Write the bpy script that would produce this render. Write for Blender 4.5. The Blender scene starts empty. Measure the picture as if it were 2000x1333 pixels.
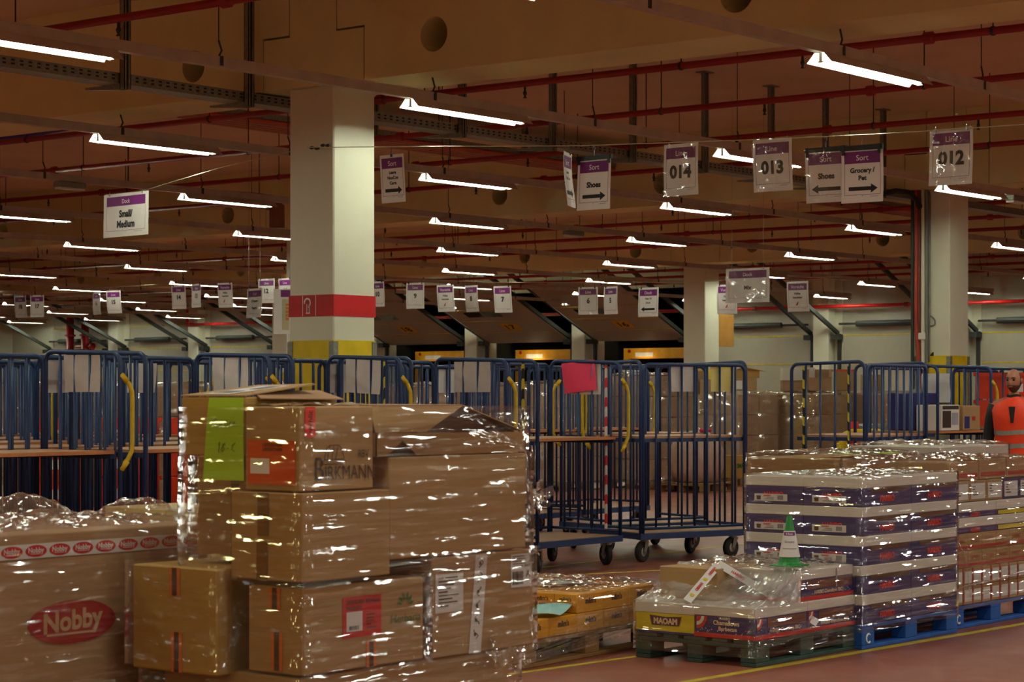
import bpy, bmesh, math, random
from mathutils import Vector, Matrix, noise
random.seed(7)
S = bpy.context.scene
COL = S.collection
PI = math.pi

# ------------------------------------------------------------------ camera
# The hall's own axes are the world axes: X runs along the lighting rails, Y along the beams and the dock wall.
FPX, HOR, EYE, YAW = 4241.0, 767.6, 1.5, math.radians(38.46)
CA, SA = math.cos(YAW), math.sin(YAW)
cam_data = bpy.data.cameras.new('camera')
cam_data.sensor_width = 36.0
cam_data.lens = 36.0 * FPX / 2000.0
cam_data.shift_y = (HOR - 666.5) / 2000.0
cam_data.clip_start = 0.1
cam_data.clip_end = 300
cam_data.dof.use_dof = True
cam_data.dof.focus_distance = 15.0
cam_data.dof.aperture_fstop = 9.0
cam = bpy.data.objects.new('camera', cam_data)
COL.objects.link(cam)
cam.location = (0, 0, EYE)
cam.rotation_euler = (PI / 2, 0, YAW - PI / 2)
S.camera = cam

# ------------------------------------------------------------------ world, exposure
w = bpy.data.worlds.new('world')
S.world = w
w.use_nodes = True
w.node_tree.nodes['Background'].inputs[0].default_value = (1.0, 0.85, 0.7, 1)
w.node_tree.nodes['Background'].inputs[1].default_value = 0.0
S.view_settings.view_transform = 'Standard'
S.view_settings.look = 'None'
S.view_settings.gamma = 1.0
S.view_settings.use_curve_mapping = False
S.view_settings.exposure = 1.7
S.cycles.use_denoising = True
S.cycles.max_bounces = 8
S.cycles.diffuse_bounces = 4
S.cycles.glossy_bounces = 3
S.cycles.transmission_bounces = 4
S.cycles.transparent_max_bounces = 24
S.cycles.caustics_reflective = False
S.cycles.caustics_refractive = False
S.cycles.sample_clamp_indirect = 6.0
TUBE = 30.0          # radiance of a lit tube
LAMPW = 11.0         # matching power of the same lamps outside the picture

def area(name, loc, sx, sy, power, color, direction):
    d = bpy.data.lights.new(name, 'AREA')
    d.shape = 'RECTANGLE'
    d.size, d.size_y = sx, sy
    d.energy = power
    d.color = color
    o = bpy.data.objects.new(name, d)
    COL.objects.link(o)
    o.location = loc
    o.rotation_euler = Vector(direction).to_track_quat('-Z', 'Y').to_euler()
    return o

# ------------------------------------------------------------------ placing helpers (a picture point on a known plane of the hall)
def atZ(x, y, z):
    d = (z - EYE) * FPX / (HOR - y); l = (x - 1000) / FPX * d
    return d * CA + l * SA, d * SA - l * CA
def atX(x, y, U):
    t = (x - 1000) / FPX; d = U / (CA + t * SA)
    return d * (SA - t * CA), EYE + (HOR - y) / FPX * d
def atY(x, y, V):
    t = (x - 1000) / FPX; d = V / (SA - t * CA)
    return d * (CA + t * SA), EYE + (HOR - y) / FPX * d
def proj(U, V, z):
    d = U * CA + V * SA; l = U * SA - V * CA
    return (1000 + FPX * l / d, HOR - FPX * (z - EYE) / d, d)

# ------------------------------------------------------------------ materials
def lin(c):
    return tuple(((v / 255) / 12.92 if v / 255 <= 0.04045 else ((v / 255 + 0.055) / 1.055) ** 2.4) for v in c)
MAT = {}
def mat(name, rgb, rough=0.6, metal=0.0, spot=0.12, scale=6.0, bump=0.0, bscale=80.0, coat=0.0, stretch=None):
    if name in MAT: return MAT[name]
    m = bpy.data.materials.new(name); m.use_nodes = True
    nt = m.node_tree; b = nt.nodes['Principled BSDF']
    c = lin(rgb)
    tc = nt.nodes.new('ShaderNodeTexCoord')
    src = tc.outputs['Object']
    if stretch:
        mp = nt.nodes.new('ShaderNodeMapping'); mp.inputs['Scale'].default_value = stretch
        nt.links.new(src, mp.inputs[0]); src = mp.outputs[0]
    n = nt.nodes.new('ShaderNodeTexNoise'); n.inputs['Scale'].default_value = scale; n.inputs['Detail'].default_value = 5
    nt.links.new(src, n.inputs['Vector'])
    r = nt.nodes.new('ShaderNodeValToRGB')
    r.color_ramp.elements[0].position = 0.3; r.color_ramp.elements[1].position = 0.7
    r.color_ramp.elements[0].color = tuple(v * (1 - spot) for v in c) + (1,)
    r.color_ramp.elements[1].color = tuple(min(1, v * (1 + spot)) for v in c) + (1,)
    nt.links.new(n.outputs['Fac'], r.inputs['Fac'])
    nt.links.new(r.outputs['Color'], b.inputs['Base Color'])
    b.inputs['Roughness'].default_value = rough
    b.inputs['Metallic'].default_value = metal
    if coat: b.inputs['Coat Weight'].default_value = coat
    if bump:
        n2 = nt.nodes.new('ShaderNodeTexNoise'); n2.inputs['Scale'].default_value = bscale; n2.inputs['Detail'].default_value = 4
        nt.links.new(src, n2.inputs['Vector'])
        bp = nt.nodes.new('ShaderNodeBump'); bp.inputs['Strength'].default_value = bump; bp.inputs['Distance'].default_value = 0.01
        nt.links.new(n2.outputs['Fac'], bp.inputs['Height']); nt.links.new(bp.outputs['Normal'], b.inputs['Normal'])
    MAT[name] = m
    return m
def emit(name, rgb, strength):
    if name in MAT: return MAT[name]
    m = bpy.data.materials.new(name); m.use_nodes = True
    b = m.node_tree.nodes['Principled BSDF']
    b.inputs['Base Color'].default_value = lin(rgb) + (1,)
    b.inputs['Emission Color'].default_value = lin(rgb) + (1,)
    b.inputs['Emission Strength'].default_value = strength
    MAT[name] = m
    return m
def stripes(name, a, b_, period, tilt=1.0):
    """diagonal hazard tape bands"""
    m = bpy.data.materials.new(name); m.use_nodes = True
    nt = m.node_tree; b = nt.nodes['Principled BSDF']
    tc = nt.nodes.new('ShaderNodeTexCoord'); sp = nt.nodes.new('ShaderNodeSeparateXYZ')
    nt.links.new(tc.outputs['Object'], sp.inputs[0])
    ad = nt.nodes.new('ShaderNodeMath'); ad.operation = 'MULTIPLY_ADD'; ad.inputs[1].default_value = tilt
    su = nt.nodes.new('ShaderNodeMath'); su.operation = 'ADD'
    nt.links.new(sp.outputs['X'], su.inputs[0]); nt.links.new(sp.outputs['Y'], su.inputs[1])
    nt.links.new(su.outputs[0], ad.inputs[0]); nt.links.new(sp.outputs['Z'], ad.inputs[2])
    md = nt.nodes.new('ShaderNodeMath'); md.operation = 'FLOORED_MODULO'; md.inputs[1].default_value = period
    nt.links.new(ad.outputs[0], md.inputs[0])
    gt = nt.nodes.new('ShaderNodeMath'); gt.operation = 'GREATER_THAN'; gt.inputs[1].default_value = period / 2
    nt.links.new(md.outputs[0], gt.inputs[0])
    mx = nt.nodes.new('ShaderNodeMix'); mx.data_type = 'RGBA'
    mx.inputs[6].default_value = lin(a) + (1,); mx.inputs[7].default_value = lin(b_) + (1,)
    nt.links.new(gt.outputs[0], mx.inputs[0]); nt.links.new(mx.outputs[2], b.inputs['Base Color'])
    b.inputs['Roughness'].default_value = 0.4
    MAT[name] = m
    return m
def film_mat(name, cell, tilt, gloss=0.05, haze=0.02, rough=0.05, warp=0.35, ruff=0.4, bias=0.0):
    """clear stretch film: see-through, with small taut facets (cell = facets per metre, tilt = how far they lean) that catch the lamps"""
    m = bpy.data.materials.new(name); m.use_nodes = True
    nt = m.node_tree; nt.nodes.remove(nt.nodes['Principled BSDF']); L = nt.links.new
    out = nt.nodes['Material Output']
    tc = nt.nodes.new('ShaderNodeTexCoord')
    nz = nt.nodes.new('ShaderNodeTexNoise'); nz.inputs['Scale'].default_value = 4.0; nz.inputs['Detail'].default_value = 2
    L(tc.outputs['Object'], nz.inputs['Vector'])
    mp = nt.nodes.new('ShaderNodeMapping'); mp.inputs['Scale'].default_value = cell; mp.inputs['Rotation'].default_value = (0.06, 0.07, 0)
    L(tc.outputs['Object'], mp.inputs[0])
    n2 = nt.nodes.new('ShaderNodeTexNoise'); n2.inputs['Scale'].default_value = 7.0; n2.inputs['Detail'].default_value = 2
    L(tc.outputs['Object'], n2.inputs['Vector'])
    b0 = nt.nodes.new('ShaderNodeBump'); b0.inputs['Strength'].default_value = ruff; b0.inputs['Distance'].default_value = 0.03
    L(n2.outputs['Fac'], b0.inputs['Height'])
    gls = []
    for layer in range(2):                      # two turns of film lie over each other
        wa = nt.nodes.new('ShaderNodeVectorMath'); wa.operation = 'MULTIPLY_ADD'; wa.inputs[1].default_value = (0, 0, warp * cell[2] * (.25, -.2)[layer])
        L(nz.outputs['Color'], wa.inputs[0]); L(mp.outputs[0], wa.inputs[2])
        vo = nt.nodes.new('ShaderNodeTexVoronoi'); vo.inputs['Scale'].default_value = (1.0, 0.73)[layer]
        L(wa.outputs[0], vo.inputs['Vector'])
        ce = nt.nodes.new('ShaderNodeVectorMath'); ce.operation = 'SUBTRACT'; ce.inputs[1].default_value = (.5, .5, .5 - bias)
        L(vo.outputs['Color'], ce.inputs[0])
        ti = nt.nodes.new('ShaderNodeVectorMath'); ti.operation = 'MULTIPLY'; ti.inputs[1].default_value = tilt
        L(ce.outputs[0], ti.inputs[0])
        ad = nt.nodes.new('ShaderNodeVectorMath'); ad.operation = 'ADD'
        L(b0.outputs['Normal'], ad.inputs[0]); L(ti.outputs[0], ad.inputs[1])
        no = nt.nodes.new('ShaderNodeVectorMath'); no.operation = 'NORMALIZE'; L(ad.outputs[0], no.inputs[0])
        gl = nt.nodes.new('ShaderNodeBsdfGlossy'); gl.inputs['Roughness'].default_value = rough; gl.inputs['Color'].default_value = (1, 1, 1, 1)
        L(no.outputs[0], gl.inputs['Normal']); gls.append(gl)
    n3 = nt.nodes.new('ShaderNodeTexNoise'); n3.inputs['Scale'].default_value = 3.0; n3.inputs['Detail'].default_value = 3
    L(tc.outputs['Object'], n3.inputs['Vector'])
    rp = nt.nodes.new('ShaderNodeValToRGB'); rp.color_ramp.elements[0].position = 0.40; rp.color_ramp.elements[1].position = 0.75
    rp.color_ramp.elements[0].color = (haze * 0.3,) * 3 + (1,); rp.color_ramp.elements[1].color = (haze * 1.6,) * 3 + (1,)
    L(n3.outputs['Fac'], rp.inputs['Fac'])
    tr = nt.nodes.new('ShaderNodeBsdfTransparent'); tr.inputs[0].default_value = (0.985, 0.98, 0.97, 1)
    df = nt.nodes.new('ShaderNodeBsdfDiffuse'); df.inputs[0].default_value = (0.75, 0.74, 0.72, 1)
    fr = nt.nodes.new('ShaderNodeFresnel')
    ge = nt.nodes.new('ShaderNodeNewGeometry'); mr = nt.nodes.new('ShaderNodeMapRange')     # the same sheen from both sides of the sheet
    mr.inputs[3].default_value = 1.5; mr.inputs[4].default_value = 1 / 1.5
    L(ge.outputs['Backfacing'], mr.inputs[0]); L(mr.outputs[0], fr.inputs['IOR'])
    fm = nt.nodes.new('ShaderNodeMath'); fm.operation = 'MULTIPLY_ADD'; fm.inputs[1].default_value = 0.8; fm.inputs[2].default_value = gloss
    fm.use_clamp = True
    L(fr.outputs[0], fm.inputs[0])
    m1 = nt.nodes.new('ShaderNodeMixShader'); m2 = nt.nodes.new('ShaderNodeMixShader')
    L(rp.outputs['Color'], m1.inputs[0]); L(tr.outputs[0], m1.inputs[1]); L(df.outputs[0], m1.inputs[2])
    L(fm.outputs[0], m2.inputs[0]); L(m1.outputs[0], m2.inputs[1]); L(gls[0].outputs[0], m2.inputs[2])
    m3 = nt.nodes.new('ShaderNodeMixShader'); L(fm.outputs[0], m3.inputs[0]); L(m2.outputs[0], m3.inputs[1]); L(gls[1].outputs[0], m3.inputs[2])
    L(m3.outputs[0], out.inputs['Surface'])
    MAT[name] = m
    return m

# ------------------------------------------------------------------ mesh collector
_text_cache = {}
def text_geo(s, bold=0.0, res=3):
    k = (s, bold, res)
    if k in _text_cache: return _text_cache[k]
    cu = bpy.data.curves.new('text_tmp', 'FONT')
    cu.body = s; cu.size = 1.0; cu.offset = bold; cu.resolution_u = res; cu.align_x = 'LEFT'
    o = bpy.data.objects.new('text_tmp', cu); COL.objects.link(o)
    dg = bpy.context.evaluated_depsgraph_get(); dg.update()
    me = bpy.data.meshes.new_from_object(o.evaluated_get(dg))
    vs = [v.co.copy() for v in me.vertices]; fs = [tuple(p.vertices) for p in me.polygons]
    bpy.data.objects.remove(o); bpy.data.curves.remove(cu); bpy.data.meshes.remove(me)
    if vs:
        x0 = min(v.x for v in vs); x1 = max(v.x for v in vs); y0 = min(v.y for v in vs); y1 = max(v.y for v in vs)
    else: x0 = x1 = y0 = y1 = 0
    _text_cache[k] = (vs, fs, x0, x1, y0, y1)
    return _text_cache[k]

class MB:
    def __init__(s): s.v = []; s.f = []; s.m = []; s.T = Matrix.Identity(4)
    def _add(s, vs, fs, m=0):
        b = len(s.v); T = s.T
        s.v += [tuple(T @ Vector(p)) for p in vs]
        s.f += [tuple(i + b for i in f) for f in fs]; s.m += [m] * len(fs)
        return s
    def box(s, x0, y0, z0, x1, y1, z1, m=0):
        return s._add([(x0, y0, z0), (x1, y0, z0), (x1, y1, z0), (x0, y1, z0), (x0, y0, z1), (x1, y0, z1), (x1, y1, z1), (x0, y1, z1)],
                      [(0, 3, 2, 1), (4, 5, 6, 7), (0, 1, 5, 4), (1, 2, 6, 5), (2, 3, 7, 6), (3, 0, 4, 7)], m)
    def cbox(s, x0, y0, z0, x1, y1, z1, c=0.006, m=0):
        """box with chamfered edges"""
        def ring(z, i):
            return [(x0 + i + c, y0 + i, z), (x1 - i - c, y0 + i, z), (x1 - i, y0 + i + c, z), (x1 - i, y1 - i - c, z),
                    (x1 - i - c, y1 - i, z), (x0 + i + c, y1 - i, z), (x0 + i, y1 - i - c, z), (x0 + i, y0 + i + c, z)]
        vs = ring(z0, c) + ring(z0 + c, 0) + ring(z1 - c, 0) + ring(z1, c)
        fs = [tuple(range(7, -1, -1)), tuple(range(24, 32))]
        for r in range(3):
            for i in range(8):
                j = (i + 1) % 8
                fs.append((r * 8 + i, r * 8 + j, r * 8 + 8 + j, r * 8 + 8 + i))
        return s._add(vs, fs, m)
    def quad(s, a, b, c, d, m=0): return s._add([a, b, c, d], [(0, 1, 2, 3)], m)
    def poly(s, pts, m=0): return s._add(pts, [tuple(range(len(pts)))], m)
    def plate(s, pts, off, m=0):
        """flat polygon given thickness along the vector off"""
        n = len(pts); o = Vector(off); q = [tuple(Vector(p) + o) for p in pts]
        fs = [tuple(range(n - 1, -1, -1)), tuple(range(n, 2 * n))] + [(i, (i + 1) % n, n + (i + 1) % n, n + i) for i in range(n)]
        return s._add(list(pts) + q, fs, m)
    def tube(s, pts, r, n=8, m=0, closed=False, cap=True, r2=None):
        P = [Vector(p) for p in pts]; k = len(P); vs = []; fs = []
        prev = None
        for i in range(k):
            a = P[i - 1] if (i > 0 or closed) else P[i]; b = P[(i + 1) % k] if (i < k - 1 or closed) else P[i]
            t = (b - a).normalized()
            if prev is None:
                u = t.orthogonal().normalized()
            else:
                u = (prev - t * prev.dot(t)).normalized()
            prev = u; w_ = t.cross(u)
            rr = r if r2 is None else r + (r2 - r) * i / (k - 1)
            for j in range(n):
                a_ = 2 * PI * j / n
                vs.append(tuple(P[i] + (u * math.cos(a_) + w_ * math.sin(a_)) * rr))
        rings = k if closed else k - 1
        for i in range(rings):
            i2 = (i + 1) % k
            for j in range(n):
                j2 = (j + 1) % n
                fs.append((i * n + j, i * n + j2, i2 * n + j2, i2 * n + j))
        if cap and not closed:
            fs.append(tuple(range(n - 1, -1, -1))); fs.append(tuple((k - 1) * n + j for j in range(n)))
        return s._add(vs, fs, m)
    def lathe(s, prof, c=(0, 0, 0), n=20, m=0, axis='z', cap=True):
        vs = []; fs = []
        for r, h in prof:
            for j in range(n):
                a = 2 * PI * j / n; x, y = r * math.cos(a), r * math.sin(a)
                p = (x, y, h) if axis == 'z' else ((h, x, y) if axis == 'x' else (y, h, x))
                vs.append((p[0] + c[0], p[1] + c[1], p[2] + c[2]))
        for i in range(len(prof) - 1):
            for j in range(n):
                j2 = (j + 1) % n
                fs.append((i * n + j, i * n + j2, i * n + n + j2, i * n + n + j))
        if cap:
            fs.append(tuple(range(n - 1, -1, -1))); fs.append(tuple((len(prof) - 1) * n + j for j in range(n)))
        return s._add(vs, fs, m)
    def grid(s, fn, nu, nv, m=0):
        vs = [tuple(fn(i / nu, j / nv)) for j in range(nv + 1) for i in range(nu + 1)]
        fs = [(j * (nu + 1) + i, j * (nu + 1) + i + 1, (j + 1) * (nu + 1) + i + 1, (j + 1) * (nu + 1) + i) for j in range(nv) for i in range(nu)]
        return s._add(vs, fs, m)
    def text(s, t, c, xd, yd, h, m=0, bold=0.0, wmax=None, warp=None, wide=1.0):
        """flat lettering, cap height about h, centred on c, running along xd with yd up"""
        vs, fs, x0, x1, y0, y1 = text_geo(t, bold)
        if not vs: return s
        k = h / 0.69; kx = k * wide
        if wmax and (x1 - x0) * kx > wmax: kx = wmax / (x1 - x0)
        xd, yd, c = Vector(xd), Vector(yd), Vector(c)
        cx, cy = (x0 + x1) / 2, 0.345
        out = []
        for v in vs:
            p = c + xd * ((v.x - cx) * kx) + yd * ((v.y - cy) * k)
            out.append(tuple(warp(p) if warp else p))
        return s._add(out, fs, m)
    def build(s, name, mats, parent=None, smooth=False, loc=None):
        me = bpy.data.meshes.new(name)
        me.from_pydata(s.v, [], s.f); me.update()
        if not isinstance(mats, (list, tuple)): mats = [mats]
        for m in mats: me.materials.append(m)
        if len(mats) > 1: me.polygons.foreach_set('material_index', s.m)
        if smooth: me.polygons.foreach_set('use_smooth', [True] * len(me.polygons))
        o = bpy.data.objects.new(name, me); COL.objects.link(o)
        if parent is not None: o.parent = parent
        if loc: o.location = loc
        return o

def tag(o, label=None, cat=None, group=None, kind=None):
    if label: o['label'] = label
    if cat: o['category'] = cat
    if group: o['group'] = group
    if kind: o['kind'] = kind
    return o
def thing(name, label, cat, loc=(0, 0, 0), rz=0.0, group=None):
    o = bpy.data.objects.new(name, None); COL.objects.link(o)
    o.empty_display_size = 0.1
    o.location = loc; o.rotation_euler = (0, 0, rz)
    return tag(o, label, cat, group)
def struct(o): o['kind'] = 'structure'; return o
def dup(root, loc, rz=None, label=None, group=None, skip=()):
    r = root.copy(); COL.objects.link(r); r.location = loc
    if rz is not None: r.rotation_euler = (0, 0, rz)
    if label: r['label'] = label
    if group: r['group'] = group
    for ch in list(root.children):
        if ch.name.split('.')[0] in skip: continue
        c = ch.copy(); COL.objects.link(c); c.parent = r
        for g in ch.children:
            d = g.copy(); COL.objects.link(d); d.parent = c
    return r
ORD = ['first', 'second', 'third', 'fourth', 'fifth', 'sixth', 'seventh', 'eighth', 'ninth', 'tenth', 'eleventh', 'twelfth', 'thirteenth', 'fourteenth', 'fifteenth', 'sixteenth', 'seventeenth']

# ------------------------------------------------------------------ palette
CONC = mat('painted_concrete', (226, 217, 166), 0.85, spot=0.05, scale=2.0, bump=0.15, bscale=30)
SLAB = mat('ceiling_paint', (222, 200, 172), 0.9, spot=0.06, scale=1.2)
PIL = mat('pillar_paint', (226, 225, 206), 0.75, spot=0.03, scale=3, bump=0.1, bscale=25)
WALLM = mat('hall_wall_paint', (206, 202, 182), 0.85, spot=0.04, scale=1.0)
RED = mat('signal_red', (190, 18, 22), 0.5)
YEL = mat('guard_yellow', (225, 195, 15), 0.5)
PIPE = mat('sprinkler_red', (150, 22, 26), 0.45)
GALV = mat('galvanised_steel', (140, 142, 132), 0.5, 0.5, spot=0.2, scale=30)
RAIL = mat('rail_enamel', (190, 178, 165), 0.55)
WHITE = mat('white_enamel', (235, 235, 230), 0.45)
DARK = mat('dark_rubber', (28, 28, 28), 0.7)
BLACK = mat('black_ink', (20, 20, 22), 0.6)
TUBEM = emit('lit_tube', (247, 255, 228), TUBE)
STEEL = mat('zinc_steel', (165, 165, 160), 0.35, 0.8)
# ================================================================== the hall
def floor_mat():
    m = bpy.data.materials.new('red_floor_coating'); m.use_nodes = True
    nt = m.node_tree; b = nt.nodes['Principled BSDF']
    tc = nt.nodes.new('ShaderNodeTexCoord')
    n = nt.nodes.new('ShaderNodeTexNoise'); n.inputs['Scale'].default_value = 0.9; n.inputs['Detail'].default_value = 6
    nt.links.new(tc.outputs['Object'], n.inputs['Vector'])
    r = nt.nodes.new('ShaderNodeValToRGB')
    r.color_ramp.elements[0].position = 0.3; r.color_ramp.elements[1].position = 0.75
    r.color_ramp.elements[0].color = lin((138, 80, 64)) + (1,); r.color_ramp.elements[1].color = lin((160, 96, 78)) + (1,)
    nt.links.new(n.outputs['Fac'], r.inputs['Fac']); nt.links.new(r.outputs['Color'], b.inputs['Base Color'])
    n2 = nt.nodes.new('ShaderNodeTexNoise'); n2.inputs['Scale'].default_value = 3.0; n2.inputs['Detail'].default_value = 5
    nt.links.new(tc.outputs['Object'], n2.inputs['Vector'])
    mr = nt.nodes.new('ShaderNodeMapRange'); mr.inputs[3].default_value = 0.22; mr.inputs[4].default_value = 0.5
    nt.links.new(n2.outputs['Fac'], mr.inputs[0]); nt.links.new(mr.outputs[0], b.inputs['Roughness'])
    b.inputs['Specular IOR Level'].default_value = 0.4
    return m
X0, X1, Y0, Y1 = -9.0, 48.6, -12.0, 60.9
SLABZ, SOFF = 5.113, 4.13
mb = MB(); mb.box(X0 - .3, Y0 - .3, -0.3, X1 + 6, Y1 + .3, 0.0)
struct(mb.build('floor', floor_mat()))
mb = MB(); mb.box(X0 - .3, Y0 - .3, SLABZ, X1 + .3, Y1 + .3, SLABZ + 0.3)
struct(mb.build('ceiling', SLAB))
for nm, bx in (('wall_left', (X0, Y1, 0, X1 + .3, Y1 + .3, SLABZ)), ('wall_right', (X0, Y0 - .3, 0, X1 + .3, Y0, SLABZ)), ('wall_front', (X0 - .3, Y0, 0, X0, Y1, SLABZ))):
    mb = MB(); mb.box(*bx); struct(mb.build(nm, WALLM))
# yellow floor lines
LINE = mat('floor_line_yellow', (196, 178, 40), 0.5, spot=0.2, scale=12)
k = 0
for (xa, ya), (xb, yb), wd in ((atZ(1340, 1333, 0), atZ(2000, 1219, 0), .055), (atZ(1010, 1316, 0), atZ(1250, 1282, 0), .04), (atZ(1030, 1128, 0), atZ(1320, 1113, 0), .05),
                               (atZ(1030, 1112, 0), atZ(1480, 1060, 0), .05), (atZ(1000, 1180, 0), atZ(1470, 1120, 0), .05)):
    k += 1
    d = Vector((xb - xa, yb - ya, 0)); n = Vector((-d.y, d.x, 0)).normalized() * wd / 2
    a = Vector((xa, ya, 0.0)) - d * 0.4; b_ = Vector((xb, yb, 0.0)) + d * 0.8
    mb = MB(); mb.plate([tuple(a - n), tuple(b_ - n), tuple(b_ + n), tuple(a + n)], (0, 0, 0.002))
    struct(mb.build('trim_%d' % k, LINE))

# beams across the hall with half-joint ends at every pillar row
GX = [13.5 + 11.66 * i for i in range(-2, 3)]
GY = [12.64 + 11.6 * j for j in range(-2, 5)]
BW = 0.70

for i, gx in enumerate(GX):
    k += 1
    mb = MB()
    for gy in GY:
        c = gy + 0.2625
        a, b_ = c - 0.60, c + 0.60     # pillar head piece: wide below, narrow above
        p, q = c - 0.285, c + 0.285
        g = 0.012
        prof = [(a + g, SOFF), (b_ - g, SOFF), (b_ - g, 4.572), (q - g, 4.572), (q - g, SLABZ), (p + g, SLABZ), (p + g, 4.572), (a + g, 4.572)]
        mb.plate([(gx, y, z) for y, z in prof], (BW, 0, 0))
        # field beam to the next pillar, with round service holes
        nb = gy + 11.6 + 0.2625
        prof = [(b_, SOFF), (nb - 0.60, SOFF), (nb - 0.60, 4.59), (nb - 0.285, 4.59), (nb - 0.285, SLABZ), (q, SLABZ), (q, 4.59), (b_, 4.59)]
        holes = [gy - 1.18 + 2.92 * h for h in range(5)]
        holes = [h for h in holes if b_ + .3 < h < nb - .9]
        ys = [b_] + [v for h in holes for v in (h - .145, h + .145)] + [nb - 0.60]
        # solid stretches between the holes, and ring pieces round them
        for s_ in range(0, len(ys), 2):
            mb.box(gx, ys[s_], SOFF, gx + BW, ys[s_ + 1], 4.59)
        mb.box(gx, q, 4.59, gx + BW, nb - 0.285, SLABZ)
        for h in holes:
            R = 0.145; zc = 4.435
            for top in (0, 1):
                ze = 4.59 if top else SOFF
                arc = [(h + R * math.cos(t), zc + (R if top else -R) * math.sin(t)) for t in [PI * e / 12 for e in range(13)]]
                for e in range(12):
                    (ya, za), (yb, zb) = arc[e], arc[e + 1]
                    mb.plate([(gx, ya, za), (gx, yb, zb), (gx, yb, ze), (gx, ya, ze)], (BW, 0, 0))
            mb.box(gx + BW * 0.98, h - R, SOFF, gx + BW, h + R, 4.59)
    struct(mb.build('beam', CONC))

# pillars
def hydrant(mb, cx, cz, s, m):
    """white pictogram: square frame with a hose and nozzle"""
    y = 0
    f = lambda a, b: (0, cx + a * s, cz + b * s)
    for a0, b0, a1, b1 in ((-.5, -.55, -.46, .55), (.46, -.55, .5, .55)):
        mb.quad(f(a0, b0), f(a1, b0), f(a1, b1), f(a0, b1), m)
    arc = [(-.14 + .22 * math.cos(t), .16 + .24 * math.sin(t)) for t in [PI * (1.05 - 1.45 * e / 10) for e in range(11)]]
    for e in range(10):
        (a, b), (c, d) = arc[e], arc[e + 1]
        ux, uz = (a + .14), (b - .16); L = math.hypot(ux, uz); ox, oz = ux / L * .045, uz / L * .045
        vx, vz = (c + .14), (d - .16); L = math.hypot(vx, vz); px, pz = vx / L * .045, vz / L * .045
        mb.quad(f(a - ox, b - oz), f(a + ox, b + oz), f(c + px, d + pz), f(c - px, d - pz), m)
    mb.quad(f(-.24, -.42), f(.06, -.42), f(.06, -.36), f(-.24, -.36), m)
    mb.quad(f(-.2, -.36), f(-.15, -.36), f(-.15, .1), f(-.2, .1), m); mb.quad(f(-.02, -.36), f(.03, -.36), f(.03, .1), f(-.02, .1), m)
PW = 0.525
pill = [(13.54, 12.695, True), (25.35, 12.95, False), (25.45, 24.4, False), (37.03, 24.4, False), (36.82, 36.0, False), (25.16, 36.0, False), (13.5, 24.4, False), (36.82, 47.6, False)]
for n, (px, py, red) in enumerate(pill):
    mb = MB(); mb.cbox(px, py, 0, px + PW, py + PW, SOFF, 0.012)
    o = struct(mb.build('pillar', PIL))
    if n > 5: continue
    e = 0.003
    zt = 1.95 if red else 1.98
    mb = MB(); mb.box(px - e, py - e, 1.10, px + PW + e, py + PW + e, zt)
    mb.build('guard_band', YEL, o)
    mb = MB()
    for cx, cy in ((px, py), (px + PW, py), (px, py + PW)):
        mb.box(cx - .012, cy - .012, 0.0, cx + .045, cy + .045, zt - .01) if cx == px and cy == py else mb.box(cx - .045, cy - .012 if cy == py else cy - .045, 0.0, cx + .012, cy + .045 if cy == py else cy + .012, zt - .01) if cx != px else mb.box(cx - .012, cy - .045, 0, cx + .045, cy + .012, zt - .01)
    mb.build('corner_guard', GALV, o)
    if red:
        e = 0.004
        mb = MB(); mb.box(px - e, py - e, 2.155, px + PW + e, py + PW + e, 2.34)
        rb = mb.build('red_band', RED, o)
        mb = MB()
        mb.T = Matrix.Translation((px - e - .0015, py + PW / 2 + .02, 2.247)) @ Matrix.Rotation(PI, 4, 'Z')
        hydrant(mb, 0, 0, 0.16, 0)
        mb.build('hose_symbol', WHITE, rb)

# ================================================================== dock wall with its doors
DOORW = mat('dock_door_white', (180, 176, 160), 0.55, spot=0.03)
DARKST = mat('dark_track_steel', (58, 62, 60), 0.6, 0.3)
DOCKIN = mat('dock_tunnel_dark', (24, 24, 24), 0.9)
TRUCKY = mat('trailer_yellow', (235, 165, 15), 0.5)
PLATEY = mat('number_plate_yellow', (228, 180, 20), 0.5)
centres = [22.5 + 3.86 * i for i in range(10)]      # dock bays along the wall
OPENW = 2.95
OPEN = {3: '16', 4: '17', 5: '18'}
mb = MB()
edges = [Y0] + [v for c in centres for v in (c - OPENW / 2, c + OPENW / 2)] + [Y1]
for s_ in range(0, len(edges), 2):
    mb.box(X1, edges[s_], 0, X1 + 0.3, edges[s_ + 1], SLABZ)
for c in centres:
    mb.box(X1, c - OPENW / 2, 4.35, X1 + 0.3, c + OPENW / 2, SLABZ)
struct(mb.build('wall_back', WALLM))
k2 = 0
for i in range(-8, 10):
    c = 22.5 + 3.86 * i - 1.93
    if c < Y0: continue
    k2 += 1
    mb = MB(); mb.box(X1 - 0.32, c - 0.22, 0, X1, c + 0.22, SLABZ)
    struct(mb.build('pilaster_column', PIL))
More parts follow.
